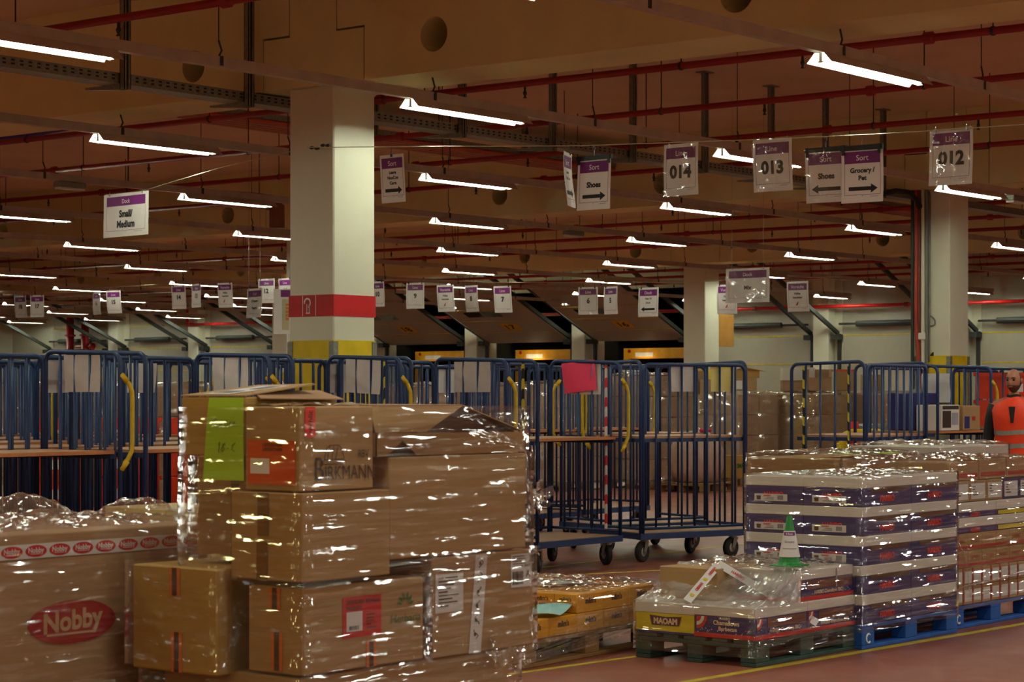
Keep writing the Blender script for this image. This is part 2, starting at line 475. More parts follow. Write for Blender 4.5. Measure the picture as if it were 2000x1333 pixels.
for i, c in enumerate(centres):
    a, b_ = c - OPENW / 2, c + OPENW / 2
    up = i in OPEN
    D = struct(bpy.data.objects.new('door_%d' % (i + 1), None)); COL.objects.link(D)
    if not up:
        for s_ in range(6):
            z0 = 0.05 + 0.73 * s_
            if s_ == 5: z1 = 4.35
            else: z1 = z0 + 0.715
            mb = MB(); mb.cbox(X1 + .02, a, z0, X1 + .07, b_, z1, 0.008)
            mb.build('door_section', DOORW, D)
            mb = MB(); mb.box(X1 + .015, a, z1, X1 + .06, b_, z0 + .73 + .012)
            if s_ < 5: mb.build('seam_strip', YEL, D)
    else:
        # raised door lying on inclined tracks above the opening
        ang = math.radians(23.5)
        fw = Vector((-math.cos(ang), 0, math.sin(ang)))
        base = Vector((X1 - 0.02, 0, 2.92))
        up_n = Vector((math.sin(ang), 0, math.cos(ang)))
        for s_ in range(5):
            p0 = base + fw * (0.73 * s_ + 0.008); p1 = base + fw * (0.73 * s_ + 0.722)
            pts = [(p0.x, a, p0.z), (p0.x, b_, p0.z), (p1.x, b_, p1.z), (p1.x, a, p1.z)]
            mb = MB(); mb.plate(pts, tuple(up_n * 0.045)); mb.build('door_section', DOORW, D)
            if s_:
                q = base + fw * (0.73 * s_ - 0.01); q2 = base + fw * (0.73 * s_ + 0.01); dn = -up_n * 0.003
                mb = MB(); mb.plate([(q.x + dn.x, a, q.z + dn.z), (q.x + dn.x, b_, q.z + dn.z), (q2.x + dn.x, b_, q2.z + dn.z), (q2.x + dn.x, a, q2.z + dn.z)], tuple(-up_n * .004))
                mb.build('seam_strip', YEL, D)
        def on(vc, s0, w_, h_, off=0.006):
            c0 = base + fw * s0 - up_n * off; c1 = base + fw * (s0 + h_) - up_n * off
            return [(c0.x, vc - w_ / 2, c0.z), (c0.x, vc + w_ / 2, c0.z), (c1.x, vc + w_ / 2, c1.z), (c1.x, vc - w_ / 2, c1.z)]
        mb = MB(); mb.plate(on(c - .1, 0.86, .56, .44), tuple(-up_n * .004)); pl = mb.build('number_plate', PLATEY, D)
        mb = MB()
        cc = base + fw * 1.08 - up_n * .0115
        mb.text(OPEN[i], (cc.x, c - .1, cc.z), (0, -1, 0), tuple(fw), .26, bold=.02)
        mb.build('number', BLACK, pl)
        for wy in (c + .62, c - .05 + .02):
            mb = MB(); mb.plate(on(wy if wy != c + .62 else c + .62, 1.75, .58, .30), tuple(-up_n * .004)); mb.build('door_window', mat('door_glass', (40, 46, 44), 0.15), D)
        # dock opening beyond: dark tunnel, yellow header of the trailer
        mb = MB()
        mb.box(X1 + .3, a - .05, 0, X1 + 3.6, a, 3.2); mb.box(X1 + .3, b_, 0, X1 + 3.6, b_ + .05, 3.2); mb.box(X1 + .3, a, 3.15, X1 + 3.6, b_, 3.2); mb.box(X1 + 3.55, a, 0, X1 + 3.6, b_, 3.2)
        struct(mb.build('dock_tunnel_wall', DOCKIN))
    # inclined tracks on both sides, with vertical guides and a spring bracket
    for n, y in enumerate((a - .06, b_ + .06)):
        mb = MB()
        mb.box(X1 - .10, y - .04, 0, X1 - .02, y + .04, 3.0)
        ang = math.radians(23.5)
        p0 = Vector((X1 - .05, y, 2.95)); p1 = p0 + Vector((-math.cos(ang), 0, math.sin(ang))) * 4.6
        o3 = Vector((0, 0, .11)); o2 = Vector((0, .07, 0))
        mb.plate([tuple(p0), tuple(p1), tuple(p1 + o3), tuple(p0 + o3)], tuple(o2))
        mb.box(X1 - .35, y - .1, 2.85, X1 - .05, y + .1, 2.98)
        mb.build('door_track', DARKST, D)
    mb = MB(); mb.tube([(X1 - .18, a, 3.25), (X1 - .18, b_, 3.25)], .03, 6); mb.tube([(X1 - .18, a + .8, 3.25), (X1 - .18, b_ - .5, 3.25)], .075, 8)
    if not up: mb.build('spring_shaft', DARKST, D)
    # upright steel bracing strip of the inclined ceiling tracks
for n, i in enumerate((3, 4, 5)):
    c = centres[i]
    t = thing('parked_trailer', 'yellow trailer front frame standing in the open dock under plate ' + OPEN[i], 'trailer', (X1 + 0.9, c, 0), 0, 'trailers parked in the open docks')
    mb = MB(); mb.box(0, -1.25, 2.45, .12, 1.25, 2.74); mb.build('header', TRUCKY, t)
    for s_ in (-1, 1):
        mb = MB(); mb.box(0, s_ * 1.18 - .08, .3, .12, s_ * 1.18 + .08, 2.45); mb.build('side_post', TRUCKY, t)
    mb = MB(); mb.box(-.004, -.3 + .55, 2.5, -.001, .3 + .55, 2.62); mb.build('sticker', WHITE, t)
    for s_ in (-1, 1):
        mb = MB(); mb.lathe([(.05, 0), (.05, -.02)], (0, s_ * .95 + .1, 2.66), 12, axis='x'); mb.build('lamp', RED, t)
    mb = MB()
    for e in range(7):
        mb.box(2.2, -1.1 + .31 * e, 0.9, 2.5, -1.1 + .31 * e + .29, 2.3)
    mb.build('load', mat('carton_stack_brown', (150, 112, 72), .8), t)
    area('dock_lamp', (X1 + 0.75, c + .5, 2.3), .5, .1, (.5, 1.0, .12)[n], (1, .75, .4), (0.25, 0, 1))

# ================================================================== fluorescent lighting: rails along X with strip lights
RU, DU, RV, DV = 13.45, 4.696, 7.895, 3.873
LZ = 3.85
def in_view(U, V, z, mx=60, my=60):
    d = U * CA + V * SA
    if d < 3: return False
    x, y, _ = proj(U, V, z)
    return -mx < x < 2000 + mx and -my < y < 1333 + my
def make_light():
    t = thing('strip_light', '', 'strip light', (0, 0, 0), 0, 'fluorescent strip lights under the rails')
    L = 1.53
    prof = [(-.105, .0), (-.04, .074), (.04, .074), (.105, .0)]
    prof_i = [(-.101, .0), (-.038, .070), (.038, .070), (.101, .0)]
    mb = MB()
    n = len(prof)
    vs = [(0, y, z) for y, z in prof] + [(L, y, z) for y, z in prof] + [(0, y, z) for y, z in prof_i] + [(L, y, z) for y, z in prof_i]
    for i in range(3):
        mb.quad(vs[i], vs[i + 1], vs[4 + i + 1], vs[4 + i], 0)
        mb.quad(vs[8 + i], vs[12 + i], vs[12 + i + 1], vs[8 + i + 1], 1)
    for e in (0, 4):
        for i in range(3): mb.quad(vs[e + i], vs[e + i + 1], vs[8 + e + i + 1], vs[8 + e + i], 0)
    for i in (0, 3): mb.quad(vs[i], vs[4 + i], vs[12 + i], vs[8 + i], 0)
    mb.build('reflector', [RAIL, WHITE], t)
    mb = MB(); mb.tube([(.04, 0, .020), (L - .04, 0, .020)], .0155, 6); mb.build('tube', TUBEM, t)
    for x in (.02, L - .035):
        mb = MB(); mb.box(x, -.012, .010, x + .018, .012, .07); mb.box(x - .002, -.02, .004, x + .02, .02, .012); mb.build('lamp_holder', WHITE, t)
    return t
proto = None
rows = {}
for j in range(-1, 14):
    V = RV + DV * j
    for i in range(-2, 8):
        U = RU + DU * i
        if U + 1.55 > X1 - .4 or V > Y1 - 1.5: continue
        if in_view(U, V, LZ) or in_view(U + 1.53, V, LZ): rows.setdefault(j, []).append(i)
pillar_boxes = [(px, py) for px, py, _ in pill]
SKIP = {(1, 0)}
for j, js in rows.items():
    V = RV + DV * j
    for n, i in enumerate(js):
        if (i, j) in SKIP: continue
        U = RU + DU * i
        lab = 'strip light %s from the left on the %s rail from the front' % (ORD[n], ORD[j])
        if proto is None:
            proto = make_light(); t = proto; t['label'] = lab
        else:
            t = dup(proto, (0, 0, 0), 0, lab)
        t.location = (U, V, LZ)
# lamps of the same rows that hang outside the picture light the aisle in front
for j in range(-5, 8):
    V = RV + DV * j
    for i in range(-4, 5):
        U = RU + DU * i
        if i in rows.get(j, []): continue
        if U * CA + V * SA > 26: continue
        if abs(U) < 1.7 and abs(V) < 1.2: continue
        area('row_lamp', (U + .76, V, LZ + .02), 1.45, .12, LAMPW, (1, .90, .36) if U < 4 and V > 2 else (.95, 1, .86), (0, 0, -1))
def make_rail(j, js):
    V = RV + DV * j
    ua = max(X0 + .5, RU + DU * (min(js) - 1.2)); ub = min(X1 - .6, RU + DU * (max(js) + 1.5))
    o = thing('lighting_rail', 'long grey lighting rail hung on chains, %s counted from the front' % ORD[j], 'lighting rail', (ua, V, LZ + .075), 0, 'lighting rails under the ceiling')
    mb = MB(); L = ub - ua
    mb.box(0, -.03, 0, L, .03, .075)
    mb.box(0, -.033, .066, L, .033, .078); mb.box(0, -.033, -.002, L, .033, .006)
    mb.build('rail_body', RAIL, o)
    for i in range(min(js) - 1, max(js) + 2):
        for du in (.30, 2.55):
            x = RU + DU * i + du - ua
            if not 0 < x < L: continue
            mb = MB()
            mb.box(x - .018, -.034, .01, x + .018, .034, .082)
            mb.tube([(x, 0, .08), (x + .03, 0, .13), (x, 0, .2)], .008, 5)
            mb.tube([(x, 0, .18), (x, 0, SLABZ - LZ - .075)], .0045, 4)
            mb.build('hanger_chain', DARKST, o)
    return o
for j, js in rows.items(): make_rail(j, js)
# emergency lights clipped under two rails
for x, y, V, lab in ((760 / 5.55, 357, RV + DV * 3, 'dark emergency light under the rail above the white dock sign'), (1120, 455, RV + DV * 3, 'dark emergency light under the rail below the right-pointing shoes sign'), (1985, 205, RV + DV * 1, 'pale emergency light under the rail at the right picture edge')):
    u, z = atY(x, y, V)
    mb = MB(); mb.cbox(-.2, -.06, -.07, .2, .06, .0, .01); mb.box(-.18, -.05, -.09, .18, .05, -.07, 1)
    tag(mb.build('emergency_light', [GALV, WHITE], loc=(u, V, LZ + .075)), lab, 'emergency light')

# ================================================================== sprinkler pipes, cable trays, service runs
def sprinkler(x, ya, yb, z, lab, step=2.9, ph=0.0, r=.032):
    o = thing('sprinkler_pipe', lab, 'sprinkler pipe', (x, ya, z), 0, 'red sprinkler pipes under the ceiling')
    L = yb - ya
    mb = MB(); mb.tube([(0, 0, 0), (0, L, 0)], r, 10); mb.build('pipe_run', PIPE, o, smooth=True)
    y = ph
    while y < L:
        if in_view(x, ya + y, z, 0, 0):
            mb = MB(); mb.tube([(0, y, -r), (0, y, -r - .04)], .012, 6, 0); mb.lathe([(.012, 0), (.02, -.02), (.008, -.05), (.018, -.06), (.018, -.064)], (0, y, -r - .035), 8, m=0)
            mb.build('sprinkler_head', DARKST, o)
        if in_view(x, ya + y + 1.2, z, 0, 0):
            mb = MB(); mb.tube([(0, y + 1.2, r), (0, y + 1.2, SLABZ - z)], .006, 4); mb.lathe([(r + .006, -.012), (r + .006, .012)], (0, y + 1.2, 0), 10, axis='y'); mb.build('pipe_hanger', DARKST, o)
        if in_view(x, ya + y + 1.75, z, 0, 0) and int(y / step) % 2 == 0:
            mb = MB(); mb.lathe([(r + .004, -.045), (r + .018, -.035), (r + .018, .035), (r + .004, .045)], (0, y + 1.75, 0), 12, axis='y'); mb.build('coupling', PIPE, o)
        y += step
    return o
n = 0
for bay in range(-1, 3):
    for q in range(4):
        x = 15.46 + 2.36 * q + 11.66 * bay
        if x > X1 - 2: continue
        ys = [y * .5 for y in range(0, 118) if in_view(x, y * .5, 4.3, 0, 0)]
        if len(ys) < 4: continue
        sprinkler(x, max(Y0 + .5, min(ys) - 2), min(Y1 - .3, max(ys) + 2), 4.3, 'red sprinkler pipe with hanging heads, %s counted from the front' % ORD[n], ph=(n * 0.83) % 2.5)
        n += 1
mb = MB(); L = Y1 - 17
o = thing('water_main', 'long bright red water pipe running in front of the dock doors', 'water pipe', (X1 - .42, 15, 3.69))
mb.tube([(0, 0, 0), (0, 36.6, 0)], .045, 8); mb.tube([(0, 36.6, 0), (0, 36.6, .5)], .045, 8)
mb.build('pipe_run', mat('pipe_bright_red', (205, 30, 28), .4), o, smooth=True)
for q in range(9):
    mb = MB(); mb.lathe([(.045, -.06), (.06, -.05), (.06, .05), (.045, .06)], (0, 2 + 4.4 * q, 0), 10, axis='y'); mb.tube([(0, 2.6 + 4.4 * q, 0), (0.12, 2.6 + 4.4 * q, 0)], .014, 6); mb.build('pipe_clamp', PIPE, o)
for lab, x in (('thick upright red riser pipe, the thinner flanged one of the two by the wall', 137), ('thick upright red riser pipe, second of the two by the wall, with valve', 166)):
    v, z = atX(x, 650, X1 - .5)
    o = thing('riser_pipe', lab, 'riser pipe', (X1 - .5, v, 0))
    mb = MB(); mb.tube([(0, 0, 0), (0, 0, 4.2)], .13, 12); mb.build('pipe_run', PIPE, o, smooth=True)
    mb = MB()
    for z in (2.9, 3.4): mb.lathe([(.19, 0), (.19, .06)], (0, 0, z), 14)
    mb.build('flange', PIPE, o)
    if x > 150:
        mb = MB(); mb.tube([(0, -.35, 3.05), (0, .45, 3.05)], .05, 8); mb.lathe([(.12, -.02), (.12, .02)], (0, -.38, 3.05), 12, axis='y'); mb.build('valve', PIPE, o)

def tray(lab, V, z, posts, ua, ub, width=.22, fill=None, depth=.085):
    o = thing('cable_tray', lab, 'cable tray', (0, V, z))
    mb = MB()
    mb.box(ua, -width / 2, 0, ub, -width / 2 + .004, depth); mb.box(ua, width / 2 - .004, 0, ub, width / 2, depth); mb.box(ua, -width / 2, -.003, ub, width / 2, 0)
    u = ua + .03 if not fill else 99      # pressed slots in the side wall
    while u < ub and u < 24:
        for zz in (depth * .38, depth * .72): mb.box(u, -width / 2 - .001, zz - .007, u + .034, -width / 2, zz + .007, 1)
        u += .085
    mb.build('tray_channel', [GALV, DARK], o)
    for u in posts:
        mb = MB(); y0 = -width / 2 - .012
        mb.box(u - .035, y0 - .055, -.05, u - .027, y0, SLABZ - z); mb.box(u + .027, y0 - .055, -.05, u + .035, y0, SLABZ - z); mb.box(u - .035, y0 - .006, -.05, u + .035, y0, SLABZ - z)
        mb.box(u - .035, y0 - .055, -.05, u - .012, y0 - .051, SLABZ - z); mb.box(u + .012, y0 - .055, -.05, u + .035, y0 - .051, SLABZ - z)
        mb.box(u - .09, y0 - .09, SLABZ - z - .012, u + .09, y0 + .04, SLABZ - z)
        mb.build('hanger_post', GALV, o)
        mb = MB(); mb.plate([(u - .03, y0, -.055), (u - .03, width / 2 + .2, -.02), (u - .03, width / 2 + .2, -.004), (u - .03, y0, -.004)], (.06, 0, 0)); mb.build('support_arm', GALV, o)
    if fill:
        for q in range(fill):
            mb = MB(); y = -width / 2 + .03 + (width - .06) * q / (fill - 1)
            mb.tube([(ua + .1 * q, y, -.03 - .02 * (q % 2)), (ub, y, -.03 - .02 * (q % 2))], .022, 6)
            mb.build('cable', mat('cable_orange', (200, 92, 60), .6) if q % 2 == 0 else mat('cable_pink', (190, 130, 110), .6), o)
    return o
tray('perforated grey cable tray on square posts beneath the nearest beam', 13.65, 4.03, [9.05, 10.48, 11.92, 13.33, 14.77 + .02, 16.22, 17.67, 19.09, 20.49, 21.9, 23.16, 24.6], 6.0, 30.0)
tray('wide cable ladder loaded with orange cables', 18.4, 4.72, [20.0, 23.0, 27.0], 16.6, 36.0, .62, 9, .06)
# ================================================================== roll cages
BLUE = mat('cage_blue', (28, 56, 102), 0.42, spot=0.15, scale=25)
HANDY = mat('handle_yellow', (215, 180, 20), 0.45, spot=0.1, scale=20)
PLY = mat('deck_plywood', (176, 128, 92), 0.45, spot=0.12, scale=5, stretch=(1, 8, 8))
PLYE = mat('board_edge', (190, 120, 70), 0.6)
TYRE = mat('tyre_rubber', (32, 31, 30), 0.75, spot=0.2, scale=20)
PAPER = mat('note_paper', (205, 200, 200), 0.7, spot=0.06, scale=14)
PINK = mat('note_pink', (225, 55, 95), 0.7, spot=0.05, scale=20)
LEMON = mat('note_yellow', (222, 208, 130), 0.7)
HAZ_Y = stripes('hazard_yellow_black', (215, 195, 30), (20, 20, 20), 0.17)
HAZ_R = stripes('hazard_red_white', (200, 35, 30), (215, 205, 195), 0.17)

def hoop(mb, a, b, z0, z1, r, rc=.07, dz=0.0):
    """an upside-down U of tube from a to b (xy), with rounded top corners"""
    A, B = Vector((a[0], a[1], 0)), Vector((b[0], b[1], 0)); d = (B - A).normalized()
    pts = [A + Vector((0, 0, z0)), A + Vector((0, 0, z1 - rc))]
    for e in range(1, 6):
        t = PI / 2 * e / 6
        pts.append(A + d * (rc - rc * math.cos(t)) + Vector((0, 0, z1 - rc + rc * math.sin(t))))
    pts.append(A + d * rc + Vector((0, 0, z1))); pts.append(B - d * rc + Vector((0, 0, z1 + dz)))
    for e in range(1, 6):
        t = PI / 2 * e / 6
        pts.append(B - d * (rc - rc * math.sin(t)) + Vector((0, 0, z1 + dz - rc + rc * math.cos(t))))
    pts += [B + Vector((0, 0, z1 + dz - rc)), B + Vector((0, 0, z0))]
    mb.tube([tuple(p) for p in pts], r, 8)

def make_cage(L=1.20, W=0.80, H=1.765):
    t = thing('roll_cage', '', 'roll cage', (0, 0, 0), 0, 'blue roll cages with plywood shelves')
    mb = MB()
    mb.box(0, 0, .205, L, .035, .258); mb.box(0, W - .035, .205, L, W, .258); mb.box(0, .035, .205, .035, W - .035, .258); mb.box(L - .035, .035, .205, L, W - .035, .258)
    mb.box(L / 2 - .03, .035, .21, L / 2 + .03, W - .035, .24)
    mb.build('base_frame', BLUE, t)
    mb = MB(); mb.box(.03, .03, .24, L - .03, W - .03, .262); mb.build('deck_board', PLY, t)
    for x in (.012, L - .012):
        mb = MB()
        hoop(mb, (x, .02), (x, W - .02), .255, H, .0165, dz=.015)
        mb.tube([(x, .03, .30), (x, W - .03, .30)], .013, 6)
        for q in range(1, 5):
            y = .02 + (W - .04) * q / 5
            mb.tube([(x, y, .30), (x, y, H)], .0108, 6)
        mb.build('end_panel', BLUE, t, smooth=True)
    mb = MB()
    hoop(mb, (.03, W - .012), (L - .03, W - .012), .255, H - .015, .0165)
    mb.tube([(.04, W - .012, .30), (L - .04, W - .012, .30)], .013, 6)
    for q in range(1, 8):
        x = .03 + (L - .06) * q / 8
        mb.tube([(x, W - .012, .30), (x, W - .012, H - .015)], .0108, 6)
    mb.build('back_panel', BLUE, t, smooth=True)
    mb = MB(); mb.box(.03, .06, 1.095, L - .03, W - .035, 1.115); mb.box(.03, .055, 1.093, L - .03, .06, 1.117, 1)
    sh = mb.build('shelf', [PLY, PLYE], t)
    mb = MB(); mb.box(.025, .07, 1.062, .055, W - .03, 1.095); mb.box(L - .055, .07, 1.062, L - .025, W - .03, 1.095); mb.box(.03, W - .06, 1.062, L - .03, W - .03, 1.095)
    mb.build('shelf_bracket', BLUE, sh)
    mb = MB()
    x = L - .012
    pts = [(x, .015, 1.625), (x + .055, -.005, 1.56), (x + .075, -.012, 1.51), (x + .078, -.013, 1.46), (x + .078, -.013, 1.16), (x + .072, -.012, 1.11), (x + .05, -.003, 1.06), (x, .015, 0.985)]
    mb.tube(pts, .0155, 8)
    mb.tube([(x + .004, .014, 1.62), (x + .042, .0, 1.575)], .021, 8); mb.tube([(x + .004, .014, .99), (x + .042, .0, 1.045)], .021, 8)
    mb.build('handle', HANDY, t, smooth=True)
    # castors: plate, fork and wheel
    for x, y, a in ((.10, .09, .5), (L - .10, .09, 1.1), (.10, W - .09, .2), (L - .10, W - .09, .35)):
        T = Matrix.Translation((x, y, 0)) @ Matrix.Rotation(a, 4, 'Z')
        mb = MB(); mb.T = T
        mb.box(-.055, -.045, .196, .055, .045, .205)
        mb.lathe([(.035, .178), (.035, .197)], (0, 0, 0), 10)
        for s_ in (-1, 1):
            mb.plate([(-.03, s_ * .032, .185), (.03, s_ * .032, .185), (.052, s_ * .032, .09), (.022, s_ * .032, .08)], (0, s_ * .004, 0))
        mb.tube([(.035, -.045, .0925), (.035, .045, .0925)], .008, 6)
        c = mb.build('caster', STEEL, t)
        mb = MB(); mb.T = T
        cc = (.035, 0, .0925)
        mb.lathe([(.060, -.022), (.082, -.024), (.0925, -.014), (.0925, .014), (.082, .024), (.060, .022)], cc, 20, m=0, axis='y')
        mb.lathe([(.02, -.026), (.058, -.019), (.062, -.0225), (.062, .0225), (.058, .019), (.02, .026)], cc, 16, m=1, axis='y')
        mb.build('wheel', [TYRE, STEEL], c)
    return t
def note(cage, x, y, w_, h_, ztop, ax, material=PAPER, tilt=0.0, name='paper_note'):
    """a sheet hung from the rail of a panel; ax = 'x' or 'y' is the panel's direction"""
    mb = MB()
    def fn(u, v):
        s_ = (u - .5) * w_; z = -v * h_
        c, s2 = math.cos(tilt), math.sin(tilt)
        s_, z = s_ * c - z * s2, s_ * s2 + z * c
        bow = .006 * math.sin(5 * u + 3 * v)
        return (x + s_, y + bow, ztop + z) if ax == 'x' else (x + bow, y + s_, ztop + z)
    mb.grid(fn, 8, 8)
    return mb.build(name, material, cage, smooth=True)
def hazard(cage, x, y, z0, z1, m):
    mb = MB(); mb.tube([(x, y, z0), (x, y, z1)], .0135, 8); mb.build('hazard_tape', m, cage)

FRONT = 10.97
cage0 = make_cage()
cage0.location = (8.47, FRONT, 0)
cage0['label'] = 'blue roll cage first from the left in the front line, behind the pet goods carton'
note(cage0, 1.185, .40, .36, .25, 1.755, 'y')
def cage_at(x, y, rz, label, H=0.0): return dup(cage0, (x, y, H), rz, label, skip=('paper_note',))
c1 = cage_at(9.87, FRONT, 0, 'blue roll cage second from the left in the front line, behind the tall carton stack')
note(c1, 1.185, .42, .36, .25, 1.755, 'y')
c2 = cage_at(11.28, FRONT, 0, 'blue roll cage third from the left in the front line, before the red-banded pillar')
note(c2, 1.185, .40, .36, .26, 1.755, 'y', tilt=.05); hazard(c2, 1.188, .18, .3, 1.74, HAZ_Y)
c3 = cage_at(12.58, FRONT, 0, 'blue roll cage fourth from the left in the front line, with red-white striped bar')
note(c3, 1.185, .38, .38, .25, 1.755, 'y')
c4 = cage_at(14.20, FRONT + .03, 0, 'empty blue roll cage with bright pink note on its end panel')
note(c4, 1.175, .47, .36, .27, 1.775, 'y', PINK, tilt=-.10, name='pink_note'); note(c4, 1.192, .40, .33, .27, 1.755, 'y')
hazard(c4, 1.188, .172, .31, 1.74, HAZ_R); hazard(c4, .012, .172, .31, 1.74, HAZ_Y)
hazard(c3, 1.188, .02, .27, 1.68, HAZ_R)
c5 = cage_at(15.66 + 1.09, 10.63, math.radians(180 - 19), 'blue roll cage turned with its back to the aisle, grey and pale yellow notes')
for n, (x, m) in enumerate(((.72, PAPER), (.28, LEMON))): note(c5, x, .775, .26, .23, 1.74, 'x', m, name='paper_note' if n == 0 else 'yellow_note')
c5.location = (15.66 + 1.2 * math.cos(math.radians(19)) - .8 * math.sin(math.radians(-19)) * -1 * 0 + .0, 10.99 - 1.2 * math.sin(math.radians(19)), 0)
# the rotated cage stands with its back panel along the line from the near left corner; shift it so that the back is at the front
a_ = math.radians(161); bx, by = -.8 * math.sin(a_) * 1.0, .8 * math.cos(a_)
c5.location = (15.66 + 1.2 * math.cos(math.radians(-19)) - bx, 10.99 + 1.2 * math.sin(math.radians(-19)) - by, 0)
c6 = cage_at(17.55, 11.75, math.radians(165), 'blue roll cage half hidden behind the turned one with the yellow note')
c6.rotation_euler = c5.rotation_euler; c6.location = (c5.location.x + .77, c5.location.y + .93, 0)
c7 = dup(cage0, (17.28 + 1.2, 9.66 + .8, 0), PI, skip=('paper_note', 'handle'), label= 'blue roll cage with striped yellow-black bars behind the tall stack of sweets trays')
hazard(c7, 1.188, .15, .3, 1.74, HAZ_Y); hazard(c7, 1.188, .62, .3, 1.74, HAZ_Y)
c8 = cage_at(20.92 + 1.2, 10.05 + .85, PI, 'loaded blue roll cage beside the man in the orange vest', H=0)
c8.location = (20.92 + 1.2, 10.05 + .85, -0.05 + .05)
c9 = cage_at(22.35, 10.6, 0, 'blue roll cage behind the man in the orange vest, only its rail in sight')
# second and third lines of cages parked behind the front line
back = [(8.05, 12.02), (9.45, 12.05), (10.85, 12.0), (12.2, 11.94), (14.3, 13.6), (15.7, 13.75), (17.1, 13.6), (8.9, 13.25), (10.3, 13.3), (11.7, 13.25), (18.5, 13.7), (8.3, 14.5), (9.7, 14.55), (11.1, 14.5), (12.5, 14.6), (8.8, 15.8), (10.2, 15.75), (11.6, 15.8), (13.0, 15.8)]
for n, (x, y) in enumerate(back):
    lab = 'blue roll cage %s from the left in the dense %s line of cages' % (ORD[n if n < 4 else ([3, 4, 5, 0, 1, 2, 6] + [0, 1, 2, 3] * 2)[n - 4]], 'second' if n < 4 else 'third' if n < 11 else 'fourth' if n < 15 else 'fifth')
    c = cage_at(x, y, 0 if n % 2 == 0 else PI, lab)
    if n % 2: c.location = (x + 1.2, y + .8, 0)
    if n in (0, 1, 2, 3, 5): note(c, .6, .775, .3, .23, 1.73, 'x')
    if n in (2, 3): hazard(c, 1.188, .3, .3, 1.72, HAZ_Y)

# ================================================================== pallets and cartons
WOOD = mat('pallet_wood', (150, 112, 66), 0.8, spot=0.22, scale=6, stretch=(1, 8, 8), bump=.2)
WOODG = mat('pallet_green_wood', (52, 74, 66), 0.8, spot=0.3, scale=7, stretch=(1, 8, 8), bump=.2)
WOODB = mat('pallet_blue_paint', (28, 88, 170), 0.7, spot=0.22, scale=7, bump=.15)
CARD = mat('cardboard', (172, 136, 90), 0.75, spot=0.05, scale=3, stretch=(1, 1, 12), bump=.05)
CARD2 = mat('cardboard_dark', (172, 134, 98), 0.75, spot=0.06, scale=3, stretch=(1, 1, 10))
CARD3 = mat('cardboard_ochre', (174, 136, 66), 0.75, spot=0.05, scale=3, stretch=(1, 1, 12))
INK = mat('print_ink', (52, 42, 36), 0.7)
LABEL = mat('label_white', (222, 218, 216), 0.55, spot=0.02)
PTAPE = mat('packing_tape_brown', (120, 86, 44), 0.25)
PTAPE_O = mat('tape_orange_edge', (214, 110, 40), 0.35)
PTAPE_D = mat('tape_dark_print', (62, 42, 26), 0.35)
REDENV = mat('envelope_red', (206, 28, 36), 0.3)
ORENV = mat('envelope_orange', (214, 78, 20), 0.3)
LIME = mat('lime_paper', (172, 214, 40), 0.7, spot=0.03)
FILM_H = film_mat('stretch_film', (6.0, 6.0, 110), (.36, .36, .62), gloss=.025, haze=.014, rough=.035, warp=.04, ruff=.06, bias=.36)
FILM_N = film_mat('stretch_film_slack', (6.0, 6.0, 100), (1.0, 1.0, .62), gloss=.03, haze=.016, rough=.035, warp=.04, ruff=.06, bias=.30)
FILM_T = film_mat('stretch_film_crumpled', (42, 42, 42), (1.0, 1.0, .8), gloss=.05, haze=.08, rough=.06, warp=.15)

def make_pallet(L, W, wood, label, loc, rz=0.0, mark=None, group=None, H=.144):
    t = thing('pallet', label, 'pallet', loc, rz, group)
    for y in (0, W / 2 - .05, W - .10):
        mb = MB(); mb.cbox(0, y, 0, L, y + .10, .022, .003); mb.build('bottom_board', wood, t)
    for x in (0, L / 2 - .0725, L - .145):
        for y in (0, W / 2 - .05, W - .10):
            mb = MB(); mb.cbox(x, y, .022, x + .145, y + .10, .10, .004); b = mb.build('block', wood, t)
            if mark and y == 0 and x == 0:
                mb = MB(); pts = []
                for e in range(13):
                    a = PI * (.28 + 1.44 * e / 12); pts.append((.072 + .026 * math.cos(a), -.001, .062 + .026 * math.sin(a)))
                mb.tube(pts, .0055, 5); mb.build('painted_mark', WHITE, b)
        mb = MB(); mb.cbox(x, 0, .10, x + .145, W, .122, .003); mb.build('cross_board', wood, t)
    for q in range(5):
        wd = .145 if q % 2 == 0 else .10
        y = (W - .145) * q / 4 + (.0 if q % 2 == 0 else .02)
        mb = MB(); mb.cbox(0, y, .122, L, y + wd, .144, .003); mb.build('top_board', wood, t)
    return t
def carton(label, x0, y0, z0, x1, y1, z1, m=None, cat='carton', group=None, name='carton', seam=True):
    t = thing(name, label, cat, (x0, y0, z0), 0, group)
    mb = MB(); mb.cbox(0, 0, 0, x1 - x0, y1 - y0, z1 - z0, .004)
    mb.build('carton_body', m or CARD, t)
    return t
# faces of a carton: 'f' looks along +Y (the long visible side), 'l' looks along +X (the short visible side on the left)
def on_f(t, u0, z0, u1, z1, m, name, e=.002, th=.001):
    mb = MB(); mb.box(u0, -e - th, z0, u1, -e, z1); return mb.build(name, m, t)
def on_l(t, v0, z0, v1, z1, m, name, e=.002, th=.001):
    mb = MB(); mb.box(-e - th, v0, z0, -e, v1, z1); return mb.build(name, m, t)
def print_f(t, s, u, z, h, m, name='lettering', bold=.0, wmax=None, e=.0042, wide=1.0, up=(0, 0, 1), rt=(1, 0, 0)):
    mb = MB(); mb.text(s, (u, -e, z), rt, up, h, 0, bold, wmax, None, wide); return mb.build(name, m, t)
def print_l(t, s, v, z, h, m, name='lettering', bold=.0, wmax=None, e=.0042, wide=1.0):
    mb = MB(); mb.text(s, (-e, v, z), (0, -1, 0), (0, 0, 1), h, 0, bold, wmax, None, wide); return mb.build(name, m, t)
